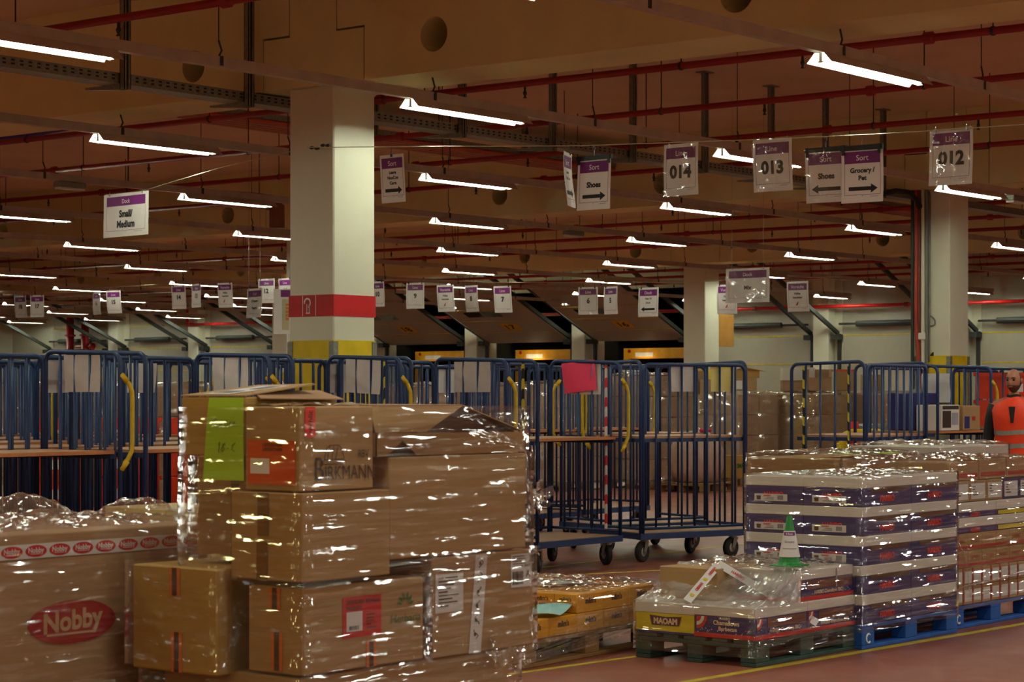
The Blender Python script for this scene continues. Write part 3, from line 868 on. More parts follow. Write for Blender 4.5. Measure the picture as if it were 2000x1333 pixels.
def strip_l(t, v, z0, z1):
    """orange-edged printed tape on the left-hand side of a carton"""
    mb = MB(); mb.box(-.0032, v - .026, z0, -.002, v + .026, z1); o = mb.build('sealing_tape', PTAPE_O, t)
    mb = MB(); mb.box(-.0042, v - .011, z0, -.0032, v + .011, z1); mb.build('tape_print', PTAPE_D, o)
def strip_f(t, u, z0, z1):
    mb = MB(); mb.box(u - .024, -.0032, z0, u + .024, -.002, z1); o = mb.build('sealing_tape', PTAPE_O, t)
    mb = MB(); mb.box(u - .010, -.0042, z0, u + .010, -.0032, z1); mb.build('tape_print', PTAPE_D, o)
def barcode_f(t, u0, z0, u1, z1, n=14, e=.0042):
    mb = MB(); rnd = random.Random(int(u0 * 1e4) + n); wd = (u1 - u0) / n
    for q in range(n):
        mb.box(u0 + q * wd, -e - .0004, z0, u0 + q * wd + wd * rnd.choice((.3, .5, .7)), -e, z1)
    return mb.build('barcode', INK, t)
def lines_f(t, u0, z0, u1, z1, n, e=.0042):
    mb = MB(); rnd = random.Random(int(u0 * 1e4) + n * 7)
    for q in range(n):
        z = z1 - (z1 - z0) * (q + .5) / n
        mb.box(u0, -e - .0004, z, u0 + (u1 - u0) * rnd.uniform(.35, 1), -e, z + (z1 - z0) / n * .35)
    return mb.build('small_print', INK, t)

def film_shell(mb, levels, amp=.006, off=.010, seed=0, top=True, topamp=.02, step=.05, zstep=.035, bottom_open=True):
    """wrap: for every level (x0,y0,x1,y1,z0,z1) a wrinkled skin round the sides and, on request, over the top"""
    for (x0, y0, x1, y1, z0, z1, tp) in levels:
        x0 -= off; y0 -= off; x1 += off; y1 += off
        per = []
        nx = max(2, int((x1 - x0) / step)); ny = max(2, int((y1 - y0) / step))
        for i in range(nx): per.append((x0 + (x1 - x0) * i / nx, y0, 0, -1))
        for i in range(ny): per.append((x1, y0 + (y1 - y0) * i / ny, 1, 0))
        for i in range(nx): per.append((x1 - (x1 - x0) * i / nx, y1, 0, 1))
        for i in range(ny): per.append((x0, y1 - (y1 - y0) * i / ny, -1, 0))
        nz = max(2, int((z1 - z0) / zstep)); vs = []; fs = []; n = len(per)
        for k_ in range(nz + 1):
            z = z0 + (z1 + (off if tp else 0) - z0) * k_ / nz
            for (x, y, ax, ay) in per:
                d = amp * noise.noise(Vector((x * 1.2 + seed, y * 1.2, z * 22 + x * .8))) + amp * .3 * noise.noise(Vector((x * 5, y * 5 + seed, z * 7)))
                d = max(d, -off * .35)
                vs.append((x + ax * d, y + ay * d, z))
        for k_ in range(nz):
            for i in range(n):
                i2 = (i + 1) % n
                fs.append((k_ * n + i, k_ * n + i2, (k_ + 1) * n + i2, (k_ + 1) * n + i))
        mb._add(vs, fs, 0)
        if tp:
            def fn(u, v):
                x = x0 + (x1 - x0) * u; y = y0 + (y1 - y0) * v
                e = min(1, min(u, 1 - u, v, 1 - v) * 12)
                return (x, y, z1 + off + e * topamp * (noise.noise(Vector((x * 7 + seed, y * 7, 1.3))) * .7 + .45 + .5 * noise.noise(Vector((x * 19, y * 19 + seed, 4)))))
            mb.grid(fn, max(6, int((x1 - x0) / .03)), max(6, int((y1 - y0) / .03)), 1)

# ------------------------------------------------------------------ the tall stack of mixed cartons
XB, YB = 5.06, 4.88
make_pallet(1.2, .8, WOOD, 'wooden pallet under the tall wrapped stack of brown cartons', (XB, YB, 0))
STK = 'mixed brown cartons of the tall wrapped stack'
b = carton('long brown carton lowest in the tall stack, its lower half cut by the picture edge', XB + .005, YB + .02, .147, 6.15, 5.32, .575, CARD, group=STK)
b = carton('brown carton lowest at the left of the tall stack, under the orange-taped one', 5.14, 5.325, .147, 6.2, 5.62, .555, CARD3, group=STK)
# second layer
h = carton('brown carton with green printed herb logo and red document pouch', XB, YB, .585, 5.655, 5.128, .868, CARD, group=STK)
p = on_f(h, .185, .105, .375, .240, REDENV, 'document_pouch')
mb = MB(); mb.box(.203, -.0042, .125, .28, -.0032, .19); mb.build('pouch_window', LABEL, p)
print_f(p, 'LIEFERSCHEIN', .245, .222, .012, INK, bold=.02, wmax=.085, e=.0046); print_f(p, 'RECHNUNG', .332, .222, .012, INK, bold=.02, wmax=.07, e=.0046)
print_f(p, 'PACKLISTE', .24, .202, .012, INK, bold=.02, wmax=.075, e=.0046); barcode_f(p, .215, .13, .262, .143, 12, .0046); lines_f(p, .30, .125, .36, .18, 5, .0046)
GREEN = mat('herb_green', (30, 110, 52), .7)
lg = print_f(h, 'Herbaria', .50, .150, .030, GREEN, 'herb_logo', wmax=.155)
mb = MB()
for a in (-72, -42, -14, 14, 42, 72):
    t_ = math.radians(a); ux, uz = math.sin(t_), math.cos(t_); px, pz = uz, -ux
    c0 = (.497 + ux * .018, .192 + uz * .012)
    L_ = .040 - .012 * abs(a) / 72
    mb.poly([(c0[0], -.0042, c0[1]), (c0[0] + ux * L_ * .5 + px * .006, -.0042, c0[1] + uz * L_ * .5 + pz * .006), (c0[0] + ux * L_, -.0042, c0[1] + uz * L_), (c0[0] + ux * L_ * .5 - px * .006, -.0042, c0[1] + uz * L_ * .5 - pz * .006)])
mb.build('leaf_mark', GREEN, h)
strip_l(h, .125, .21, .28); strip_l(h, .115, .01, .135); strip_f(h, .325, .0, .085)
g = carton('big brown carton with address labels and white printed tape strip', 5.700, YB, .580, 6.268, 5.40, .928, CARD, group=STK)
l1 = on_f(g, .015, .155, .165, .290, LABEL, 'address_label'); lines_f(l1, .03, .17, .15, .28, 9)
l2 = on_f(g, .435, .215, .555, .335, LABEL, 'shipping_label')
print_f(l2, 'A', .533, .262, .026, INK, bold=.0); barcode_f(l2, .443, .225, .505, .272, 16); lines_f(l2, .443, .285, .545, .33, 5); print_f(l2, '86635', .530, .292, .010, INK)
mb = MB(); mb.plate([(.195, -.002, .0), (.262, -.002, .0), (.300, -.002, .345), (.235, -.002, .345)], (0, -.001, 0)); st = mb.build('printed_tape', LABEL, g)
mb = MB()
for q in range(6):
    z = .05 + q * .05; x = .228 + (.268 - .228) * z / .345
    mb.tube([(x + .012 * math.sin(e * .9 + q), -.004, z + e * .0055) for e in range(7)], .0016, 4); mb.lathe([(.007, 0), (.007, .0006)], (x - .004, -.0036, z + .015), 10, axis='y')
mb.build('tape_script', INK, st)
mb = MB()
b = carton('large brown carton with orange-edged tape at the lower left of the tall stack', 5.0, 5.215, .563, 5.55, 5.625, .915, CARD3, group=STK)
strip_l(b, .20, .255, .35); strip_l(b, .19, .0, .135)
# third layer
b = carton('ochre-sided brown carton with brown tape above the herb logo carton', 5.045, 4.868, .888, 5.47, 5.195, 1.175, CARD, group=STK)
on_l(b, .15, .145, .20, .285, PTAPE, 'sealing_tape'); on_l(b, .155, .0, .205, .125, PTAPE, 'sealing_tape')
b = carton('wide brown carton in the middle layer at the right of the tall stack', 5.478, YB, .935, 6.225, 5.42, 1.281, CARD, group=STK)
b = carton('brown carton with a dark tape seam above the orange-taped carton', 5.19, 5.205, .945, 5.6, 5.512, 1.282, CARD2, group=STK)
on_l(b, .10, .0, .135, .30, PTAPE_D, 'sealing_tape'); on_l(b, .075, .02, .088, .20, LABEL, 'paper_strip')
# top layer
t3 = carton('brown bakery carton with black brand print and orange pouch, under a raised flap', XB, 4.893, 1.180, 5.413, 5.143, 1.455, CARD, group=STK)
p = on_l(t3, .018, .02, .235, .165, ORENV, 'document_pouch')
mb = MB(); mb.box(-.0042, .135, .055, -.0032, .222, .105); mb.build('pouch_window', LABEL, p)
mb = MB()
for z in (.150, .135): mb.text('LIEFERSCHEIN', (-.0046, .12, z), (0, -1, 0), (0, 0, 1), .010, 0, .02, .17)
mb.build('small_print', INK, p)
br = print_f(t3, 'B', .088, .072, .075, INK, 'brand_print', wide=.8); print_f(t3, 'IRKMANN', .235, .058, .045, INK, 'brand_print', wmax=.24)
mb = MB()
fz = lambda a, b2: (.16 + a, -.0045, .102 + b2)
mb.tube([fz(-.05, 0), fz(-.04, .035), fz(-.02, .046), fz(.02, .046), fz(.035, .03), fz(.045, 0), fz(-.05, 0)], .0012, 4)
for q in (-.028, -.008, .012): mb.tube([fz(q - .008, 0), fz(q + .004, .045)], .0010, 4)
mb.tube([fz(-.055, -.004), fz(.05, -.004), fz(.055, -.016), fz(-.055, -.016), fz(-.055, -.004)], .0010, 4)
mb.build('cake_mark', INK, t3)
print_f(t3, 'RBV', .30, .118, .026, INK, wmax=.05)
mb = MB(); mb.box(.02, -.0042, .175, .068, -.0030, .2745); fl = mb.build('fragile_label', mat('fragile_red', (232, 52, 40), .5), t3)
mb = MB(); mb.text('rechlic', (.044, -.0046, .225), (0, 0, 1), (-1, 0, 0), .020, 0, .02, .088); mb.build('label_print', INK, fl)
mb = MB(); mb.plate([(.04, .22, .300), (.42, .20, .296), (.47, .36, .325), (.10, .32, .322)], (0, 0, .004)); mb.build('raised_flap', CARD2, t3)
t4 = carton('brown carton with long lime green paper, topmost at the left of the tall stack', 5.062, 5.147, 1.288, 5.50, 5.452, 1.486, CARD3, group=STK)
mb = MB()
mb.grid(lambda u, v: (-.004 - .004 * math.sin(3 * v) * (1 - v) - .055 * 0, .165 - .165 * u + (.03 * v) * (1 - u), .196 - .275 * v), 6, 10)
lp = mb.build('lime_paper', LIME, t4, smooth=True)
mb = MB()
def scrawl(pts): mb.tube([(-.0075, .165 - a, b2) for a, b2 in pts], .0013, 4)
PEN = mat('pen_green', (90, 130, 40), .7)
for strokes in ([(.045, .120), (.034, .126), (.028, .112), (.034, .098), (.044, .104), (.038, .106)], [(.054, .098), (.056, .122), (.066, .120), (.064, .112), (.056, .110), (.072, .098)],
                [(.088, .118), (.078, .114), (.080, .100), (.090, .102), (.093, .112), (.088, .118)], [(.112, .116), (.102, .114), (.101, .103), (.112, .102)], [(.118, .108), (.128, .110), (.126, .116), (.119, .114), (.119, .103), (.130, .104)],
                [(.046, .038), (.054, .048), (.048, .012)], [(.078, .044), (.066, .042), (.076, .026), (.066, .016), (.060, .024), (.078, .044)], [(.090, .026), (.095, .027)], [(.128, .046), (.114, .038), (.112, .022), (.126, .018)]):
    scrawl(strokes)
mb.build('handwriting', PEN, lp)
mb = MB(); mb.plate([(.0, .0, .200), (.0, .305, .200), (.36, .300, .236), (.36, .02, .240)], (0, 0, .004)); tf = mb.build('top_flap', CARD, t4)
mb = MB(); mb.plate([(.02, .09, .2075), (.02, .22, .2075), (.30, .215, .2355), (.30, .085, .2360)], (.0, 0, .001)); lb = mb.build('address_label', LABEL, tf)
mb = MB(); mb.plate([(.05, .12, .2116), (.05, .20, .2116), (.12, .20, .2186), (.12, .12, .2186)], (0, 0, .001)); mb.build('label_print', mat('print_grey', (120, 116, 112), .7), lb); mb = MB(); mb.plate([(.17, .10, .2236), (.17, .15, .2236), (.27, .15, .2336), (.27, .10, .2338)], (0, 0, .001)); mb.build('label_print', mat('print_grey', (120, 116, 112), .7), lb)
# open carton on the right: panels, notch and roof-like flaps
t5 = thing('carton', 'open brown carton with peaked flaps and dark gaps, top right of the tall stack', 'carton', (5.418, 4.885, 1.286), 0, STK)
mb = MB()
W5, D5 = .81, .52
mb.plate([(0, 0, 0), (.03, 0, 0), (.12, 0, .055), (.22, 0, 0), (W5, 0, 0), (W5, 0, .075), (.27, 0, .078), (.27, 0, .078), (0, 0, .078)], (0, .004, 0)) if False else None
mb.plate([(0, 0, .0), (.055, 0, 0), (.135, 0, .052), (.21, 0, 0), (W5, 0, 0), (W5, 0, .072), (.24, 0, .076), (0, 0, .078)], (0, .004, 0))
mb.plate([(0, D5, 0), (W5, D5, 0), (W5, D5, .074), (0, D5, .074)], (0, .004, 0)); mb.plate([(0, 0, 0), (0, D5, 0), (0, D5, .074), (0, 0, .078)], (.004, 0, 0)); mb.plate([(W5, 0, 0), (W5, D5, 0), (W5, D5, .074), (W5, 0, .072)], (-.004, 0, 0))
mb.build('carton_body', CARD, t5)
mb = MB(); mb.plate([(0, .002, .079), (.26, .002, .079), (.49, .03, .168), (.0, .03, .168)], (0, .004, 0)); mb.build('front_flap', CARD, t5)
mb = MB(); mb.plate([(.49, .03, .168), (.80, .01, .076), (.80, D5, .076), (.49, D5 - .1, .168)], (0, 0, .004)); mb.build('side_flap', CARD, t5)
mb = MB(); mb.plate([(.25, .036, .02), (.79, .036, .02), (.79, .036, .074), (.49, .036, .164), (.25, .036, .078)], (0, .3, 0)); mb.box(.02, .02, .0, .25, .3, .06); mb.build('gap_shade_fill', mat('gap_shade_fill', (7, 7, 9), .6), t5)  # near-black fill: paints the shaded inside seen through the flap gaps
mb = MB(); mb.plate([(0, .034, .169), (.49, .034, .169), (.49, D5 - .1, .169), (0, D5 - .05, .169)], (0, 0, .004)); mb.build('top_flap', CARD2, t5)
# its film
mb = MB()
film_shell(mb, [(XB - .002, YB - .008, 6.17, 5.64, .16, .575, False), (5.0 - .004, 5.2, 5.6, 5.64, .575, .93, False), (XB, YB, 5.68, 5.2, .57, .88, False), (5.68, YB, 6.272, 5.41, .56, .94, False),
                (5.045, 4.868, 6.235, 5.43, .88, 1.285, False), (5.18, 5.2, 5.6, 5.525, .94, 1.29, False), (5.06, 4.885, 6.23, 5.44, 1.285, 1.452, False)], seed=3)
# loose top sheet drawn down from the peak over the right-hand cartons, and the tuft at the right
mb.grid(lambda u, v: (5.415 + .82 * u, 4.872 - .003 * noise.noise(Vector((u * 2, v * 14, 1))), 1.285 + (.17 * (1 - max(0, (u - .58) / .42)) + .0) * v), 24, 14, 0)
mb.grid(lambda u, v: (5.05 + .37 * u, 4.9 + .25 * v, 1.463 + .012 * noise.noise(Vector((u * 6, v * 6, 2)))), 14, 10, 1)
def tuft(mb, c, r, n, seed, m=1):
    rnd = random.Random(seed)
    for q in range(n):
        a = rnd.uniform(0, 2 * PI); b2 = rnd.uniform(-1, 1)
        d = Vector((math.cos(a) * .5, math.sin(a) * .6 - .3, b2)).normalized(); e = d.orthogonal().normalized(); f = d.cross(e)
        def fn(u, v, d=d, e=e, f=f, q=q):
            s_ = u * r * rnd_l[q]; w_ = (v - .5) * r * .5 * (0.3 + u)
            p = Vector(c) + d * s_ + e * w_ + f * (.25 * r * noise.noise(Vector((u * 4 + q, v * 4, seed))))
            return p
        rnd_l = [rnd.uniform(.5, 1) for _ in range(n)]
        mb.grid(fn, 6, 4, m)
tuft(mb, (6.235, 4.86, 1.13), .10, 9, 5); tuft(mb, (6.02, 4.855, .575), .09, 7, 8); tuft(mb, (6.25, 4.87, .935), .05, 4, 9)
tag(mb.build('stretch_wrap', [FILM_H, FILM_T], smooth=True), 'clear glossy film wrapped round the tall stack of brown cartons', 'stretch film')

# ------------------------------------------------------------------ the pet goods pallet at the lower left
NX, NV, NT = 4.25, 5.75, 1.028
make_pallet(1.2, .8, WOOD, 'wooden pallet under the big pet goods carton, below the picture edge', (NX, NV, 0))
pb = carton('huge brown pet goods carton with red oval brand logo', NX - .01, NV, .147, NX + 1.22, NV + .8, NT, CARD2)
def oval(mb, u, z, a, b2, m, e, rot=0.0):
    pts = []
    for q in range(28):
        t_ = 2 * PI * q / 28; x, y = a * math.cos(t_), b2 * math.sin(t_)
        pts.append((u + x * math.cos(rot) - y * math.sin(rot), -e, z + x * math.sin(rot) + y * math.cos(rot)))
    mb.poly(pts, m)
ou, oz = 4.838 - NX + .01, .723 - .147
mb = MB(); oval(mb, ou, oz, .190, .074, 0, .0042); lo = mb.build('oval_logo', mat('brand_red_dull', (160, 24, 32), .6), pb)
mb = MB(); mb.text('Nobby', (ou + .005, -.0048, oz + .008), Vector((.998, 0, .05)), (0, 0, 1), .064, 0, .035, .29); mb.box(ou - .11, -.0052, oz - .042, ou + .10, -.0048, oz - .035); mb.build('logo_lettering', mat('print_beige', (190, 150, 110), .7), lo)
tz = .972 - .147
mb = MB(); mb.box(.0, -.0036, tz - .024, 1.23, -.002, tz + .024); tp = mb.build('branded_tape', LABEL, pb)
mb = MB(); mbt = MB(); u = .04
while u < 1.2:
    oval(mb, u, tz, .045, .020, 0, .0044); mbt.text('Nobby', (u, -.0049, tz + .003), (1, 0, 0), (0, 0, 1), .017, 0, .03, .066); mbt.box(u - .025, -.0052, tz - .0105, u + .017, -.0049, tz - .0085); u += .1007
mb.build('tape_logo', mat('brand_red', (205, 22, 36), .5), tp); mbt.build('tape_lettering', LABEL, tp)
mb = MB(); film_shell(mb, [(NX - .01, NV, NX + 1.22, NV + .8, .15, NT + .004, True)], seed=11, topamp=.028)
def bump_hill(cx, cy, r, hh):
    def fn(u, v):
        x = cx - r + 2 * r * u; y = cy - r * .6 + 1.2 * r * v
        d = math.hypot((x - cx) / r, (y - cy) / (r * .6)); k_ = max(0, 1 - d * d)
        return (x, y, NT + .018 + hh * k_ + .016 * noise.noise(Vector((x * 22, y * 22, 3))) * min(1, k_ * 3))
    mb.grid(fn, 26, 18, 1)
bump_hill(5.12, 6.36, .22, .085); bump_hill(5.62, 6.30, .18, .05)
tag(mb.build('stretch_wrap', [FILM_N, FILM_T], smooth=True), 'crumpled clear film wrapped round the huge pet goods carton', 'stretch film')
bx_ = carton('pale wrapped carton peeping out between pet goods pallet and tall stack', 6.10, 6.66, 0, 6.5, 7.04, 1.02, mat('cardboard_pale', (196, 176, 120), .7))
# ------------------------------------------------------------------ low pallet of yellow sweets cartons
YBOX = mat('sweets_yellow', (232, 160, 22), .5, spot=.03)
CHOC = mat('sweets_brown', (70, 40, 22), .6)
TEAL = mat('teal_sheet', (150, 205, 205), .6)
RZ = math.radians(4.0)
MX, MY = 9.235, 7.27
mp = make_pallet(1.44, .86, WOOD, 'bare wooden pallet with green skids under the yellow sweets cartons', (MX, MY, 0), RZ)
def loc2(x, y, z=0): return (MX + x * math.cos(RZ) - y * math.sin(RZ), MY + x * math.sin(RZ) + y * math.cos(RZ), z)
bw, bd, bh = .283, .158, .106
ybox = thing('sweets_carton', '', 'carton', loc2(0, 0), RZ, 'yellow sweets cartons on the low pallet')
mb = MB(); mb.cbox(.002, .002, 0, bw - .002, bd - .002, bh, .004); mb.build('carton_body', YBOX, ybox)
mb = MB(); mb.text('m&m\u2019s', (bw / 2, -.0008, bh * .62), (1, 0, 0), (0, 0, 1), .032, 0, .04, .11); mb.text('m&m\u2019s', (-.0008, bd / 2, bh * .72), (0, -1, 0), (0, 0, 1), .022, 0, .03, .08); mb.build('brand_lettering', CHOC, ybox)
mb = MB(); mb.box(-.0012, bd / 2 - .028, .02, .0, bd / 2 + .028, .055); lb = mb.build('code_label', LABEL, ybox)
mb = MB()
for q in range(7): mb.box(-.002, bd / 2 - .024 + q * .007, .024, -.0012, bd / 2 - .0205 + q * .007, .051)
mb.build('barcode', INK, lb)
first = True
def ybox_at(x, y, z, lab):
    global first
    if first: t = ybox; first = False; t['label'] = lab
    else: t = dup(ybox, (0, 0, 0), RZ, lab)
    t.location = loc2(x, y, z)
for r in range(5):
    for q in range(5):
        if q >= 2 and r > 0: continue
        ybox_at(.015 + q * bw, .015 + r * bd, .146, 'yellow sweets carton, low pallet, lower layer, %s along, %s row back' % (ORD[q], ORD[r]))
for r in range(5):
    for q in range(3):
        ybox_at(.015 + (q + 2) * bw, .015 + r * bd, .254, 'yellow sweets carton, low pallet, upper layer, %s along, %s row back' % (ORD[q], ORD[r]))
mb = MB(); mb.T = Matrix.Translation(loc2(.40, .10, .262)) @ Matrix.Rotation(RZ + .35, 4, 'Z')
mb.grid(lambda u, v: (-.15 + .3 * u, -.11 + .21 * v, .012 + .03 * u * u + .008 * math.sin(4 * v)), 8, 6)
tl = tag(mb.build('paper_sheet', TEAL, smooth=True), 'light teal paper sheet lying on the yellow sweets cartons', 'paper sheet')
mb = MB(); mb.T = Matrix.Translation(loc2(1.05, .45, .364)) @ Matrix.Rotation(RZ - .2, 4, 'Z')
mb.grid(lambda u, v: (-.2 + .4 * u, -.14 + .28 * v, .010 + .008 * math.sin(5 * u)), 8, 6)
tag(mb.build('paper_sheet', LABEL, smooth=True), 'white paper lying on top of the yellow sweets cartons under film', 'paper sheet')
mb = MB(); mb.T = Matrix.Translation((MX, MY, 0)) @ Matrix.Rotation(RZ, 4, 'Z')
film_shell(mb, [(.575, .0, 1.44, .84, .22, .366, True), (-.01, -.005, 1.44, .84, .10, .25, False)], seed=21, topamp=.035)
# diagonal pulled ropes of film along the near side
for q in range(9):
    z0, z1 = .02 + .012 * q, .12 + .022 * q
    mb.grid(lambda u, v, q=q, z0=z0, z1=z1: (-.03 + 1.48 * u, -.016 - .006 * math.sin(q * 2.1 + 5 * u), z0 + (z1 - z0) * u + .013 * v + .004 * math.sin(9 * u + q)), 20, 2, 1)
for q in range(3): tuft(mb, (-.02, -.02, .03 + .03 * q), .05, 4, 30 + q)
tag(mb.build('stretch_wrap', [FILM_H, FILM_T], smooth=True), 'torn clear film over the low pallet of yellow sweets cartons', 'stretch film')

# ------------------------------------------------------------------ marshmallow pallet with the green cone
NAVY = mat('tray_navy', (48, 46, 108), .45, spot=.05)
TRAYW = mat('tray_white', (222, 214, 204), .6, spot=.02)
TRED = mat('tray_red', (206, 38, 34), .5)
TPINK = mat('tray_pink', (226, 60, 130), .5)
CREAM = mat('lettering_cream', (235, 205, 170), .6)
MYEL = mat('tray_yellow', (222, 200, 30), .5)
CX, CY = 10.085, 6.315
make_pallet(1.09, .80, WOODG, 'worn green painted pallet under the red and navy marshmallow trays', (CX, CY, 0))
def tray_box(label, x0, y0, z0, lx, ly, h, body, lid_h, grp, red_base=True, cat='tray'):
    t = thing('cardboard_tray', label, cat, (x0, y0, z0), 0, grp)
    mb = MB(); mb.cbox(.002, .002, 0, lx - .002, ly - .002, h - lid_h, .003); mb.build('tray_body', body, t)
    mb = MB(); mb.cbox(-.001, -.001, h - lid_h, lx + .001, ly + .001, h, .004); mb.build('lid', TRAYW, t)
    return t
def stars(t, face, n, lx, h, seed):
    rnd = random.Random(seed); mb = MB()
    for q in range(n):
        a = rnd.uniform(.02, lx - .02); z = rnd.uniform(.025, h * .5); r = rnd.uniform(.0025, .005)
        pts = []
        for k_ in range(10):
            rr = r if k_ % 2 == 0 else r * .42; an = PI / 2 + PI * k_ / 5
            pts.append((a + rr * math.cos(an), -.0012, z + rr * math.sin(an)) if face == 'f' else (-.0012, a + rr * math.cos(an), z + rr * math.sin(an)))
        mb.poly(pts)
    mb.build('star_print', WHITE, t)
def rosette(t, face, a, z, r):
    """quarter bunting fan in red and white"""
    mb = MB()
    for k_, (ra, m) in enumerate(((r, 0), (r * .72, 1), (r * .45, 2))):
        pts = []
        for e in range(11):
            an = -PI * e / 20 if a < .15 else PI + PI * e / 20
            x, zz = a + ra * math.cos(an) * 1.0, z + ra * math.sin(an)
            pts.append((x, -.0012 - .0004 * k_, zz) if face == 'f' else (-.0012 - .0004 * k_, x, zz))
        pts.append((a, -.0012 - .0004 * k_, z) if face == 'f' else (-.0012 - .0004 * k_, a, z))
        mb.poly(pts, m)
    mb.build('bunting_print', [TRED, WHITE, TRED], t)
def chama(label, x0, y0, z0, lx, ly):
    t = tray_box(label, x0, y0, z0, lx, ly, .174, NAVY, .056, 'marshmallow trays on the green pallet')
    mb = MB(); mb.box(-.0012 + .001, -.001, .0, lx + .001, .001, .024); mb.box(-.001, -.001, 0, .001, ly + .001, .024); mb.build('red_stripe', TRED, t)
    stars(t, 'f', 34, lx, .1, int(x0 * 100)); rosette(t, 'f', .012, .114, .06)
    mb = MB(); mb.box(.12, -.0014, .062, lx - .02, -.0002, .112); mb.build('tray_window', mat('marshmallow_brown', (110, 58, 42), .5), t)
    print_f(t, 'HARIBO Chamallows BBQ', lx * .56, .043, .020, CREAM, 'lettering', .02, lx * .74, .0022)
    return t
ch1 = chama('navy marshmallow tray at the near corner of the green pallet, lettered on both sides', CX, CY, .147, .545, .40)
stars(ch1, 'l', 26, .40, .1, 77); rosette(ch1, 'l', .385, .114, .07)
print_l(ch1, 'HARIBO', .20, .108, .014, CREAM, 'lettering', .02, .12, .0022); print_l(ch1, 'Chamallows', .19, .084, .024, CREAM, 'lettering', .03, .20, .0022); print_l(ch1, 'Barbecue', .18, .052, .022, CREAM, 'lettering', .03, .14, .0022)
ch2 = chama('navy marshmallow tray in the lower layer at the far end of the green pallet', CX + .547, CY, .147, .54, .40)
ch3 = chama('navy marshmallow tray in the upper layer of the green pallet, beside the cone', CX + .44, CY + .012, .323, .645, .40)
on_f(ch3, .44, .06, .455, .165, mat('clear_tag', (150, 150, 150), .3), 'plastic_tag')
ma = tray_box('yellow chewy sweets tray with maroon lettering beside the navy corner tray', CX, CY + .402, .147, .545, .40, .174, MYEL, .062, 'marshmallow trays on the green pallet')
mb = MB(); mb.plate([(-.0014, .10, .045), (-.0014, .285, .045), (-.0014, .30, .10), (-.0014, .19, .094), (-.0014, .085, .10)], (-.0008, 0, 0)); lb = mb.build('name_panel', mat('maroon', (88, 34, 44), .5), ma)
mb = MB(); mb.text('MAOAM', (-.0028, .192, .070), (0, -1, 0), (0, 0, 1), .030, 0, .05, .16); mb.build('lettering', CREAM, lb)
mb = MB(); mb.box(-.001, 0, 0, .001, .40, .012); mb.build('purple_edge', NAVY, ma)
tray_box('white-lidded sweets tray at the far back of the green pallet', CX + .547, CY + .402, .147, .54, .40, .174, NAVY, .06, 'marshmallow trays on the green pallet')
b = carton('plain brown carton under milky film on the green pallet', CX + .24, CY + .405, .324, CX + .80, CY + .80, .502, CARD, group='marshmallow trays on the green pallet')
mb = MB(); mb.T = Matrix.Translation((CX, CY, 0))
film_shell(mb, [(-.002, -.002, 1.09, .802, .05, .322, False), (.44, .01, 1.09, .80, .322, .502, True)], seed=31, topamp=.03, off=.008)
# sheet of milky film drawn from the upper layer down to the low front trays
mb.grid(lambda u, v: (.44 - .44 * v - .01 + (.0 if v < .99 else 0), .0 + .80 * u, .515 - .19 * v ** (.65 + .5 * noise.noise(Vector((u * 3, 1, 2)))) + .010 * noise.noise(Vector((u * 28, v * 5, 7)))), 60, 20, 2)
mb.grid(lambda u, v: (.0 + .46 * u, -.008 - .012 * noise.noise(Vector((u * 9, v * 3, 8))), .323 + .19 * v * u ** .8), 26, 12, 2)
FILM_M = film_mat('stretch_film_milky', (30, 9, 14), (.8, .8, .8), gloss=.05, haze=.42, rough=.12, warp=.3)
wr = tag(mb.build('stretch_wrap', [FILM_H, FILM_T, FILM_M], smooth=True), 'milky clear film draped over the red and navy marshmallow trays', 'stretch film')
def tape_run(pts, name):
    mb = MB(); P = [Vector(p) for p in pts]
    d = (P[1] - P[0]); nrm = Vector((-.62, -.55, .55)).normalized(); s_ = d.cross(nrm).normalized() * .024
    mb.plate([tuple(P[0] - s_), tuple(P[1] - s_), tuple(P[1] + s_), tuple(P[0] + s_)], tuple(nrm * .002)); o = mb.build(name, LABEL, wr)
    for f in (.2, .62):
        c = P[0] + d * f + nrm * .004
        mb = MB(); mb.text('HARIBO', tuple(c), tuple(d.normalized()), tuple(-s_.normalized() if s_.z < 0 else s_.normalized()), .016, 0, .04, .09); mb.build('tape_lettering', TRED, o)
        c = P[0] + d * (f + .22) + nrm * .0035
        mb = MB(); mb.plate([tuple(c + d.normalized() * a + s_.normalized() * b2) for a, b2 in ((-.012, -.012), (.012, -.01), (.014, .01), (-.01, .012))], tuple(nrm * .001)); mb.build('tape_emblem', MYEL, o)
E2 = None
tape_run([(10.382, 6.751, .525), (10.018, 6.719, .345)], 'branded_tape')
tape_run([(10.382, 6.751, .529), (10.690, 6.285, 0.196)], 'branded_tape')
# green traffic cone standing on the trays
cu, cv = atZ(1542, 1105, .525)
cone = thing('traffic_cone', 'small green and white traffic cone standing on the marshmallow trays', 'traffic cone', (cu, cv, .523))
CG = mat('cone_green', (10, 130, 42), .4)
mb = MB(); mb.cbox(-.085, -.085, 0, .085, .085, .008, .004); mb.lathe([(.078, .008), (.070, .016), (.066, .022)], (0, 0, 0), 24); mb.build('cone_foot', CG, cone, smooth=False)
mb = MB(); mb.lathe([(.062, .018), (.060, .022), (.015, .278), (.012, .283)], (0, 0, 0), 28); mb.build('cone_shell', CG, cone, smooth=True)
mb = MB(); mb.lathe([(.0602, .052), (.0325, .198)], (0, 0, 0), 28, cap=False); slv = mb.build('white_sleeve', LABEL, cone, smooth=True)
fc = math.atan2(-cv, -cu)
def cone_warp(p):
    # wrap flat lettering (x along, z up) round the sleeve, facing the aisle
    r = .0602 - (.0602 - .0325) * (p.z - .052) / .146 + .0008
    a = fc + p.x / r
    return Vector((r * math.cos(a), r * math.sin(a), p.z))
mb = MB()
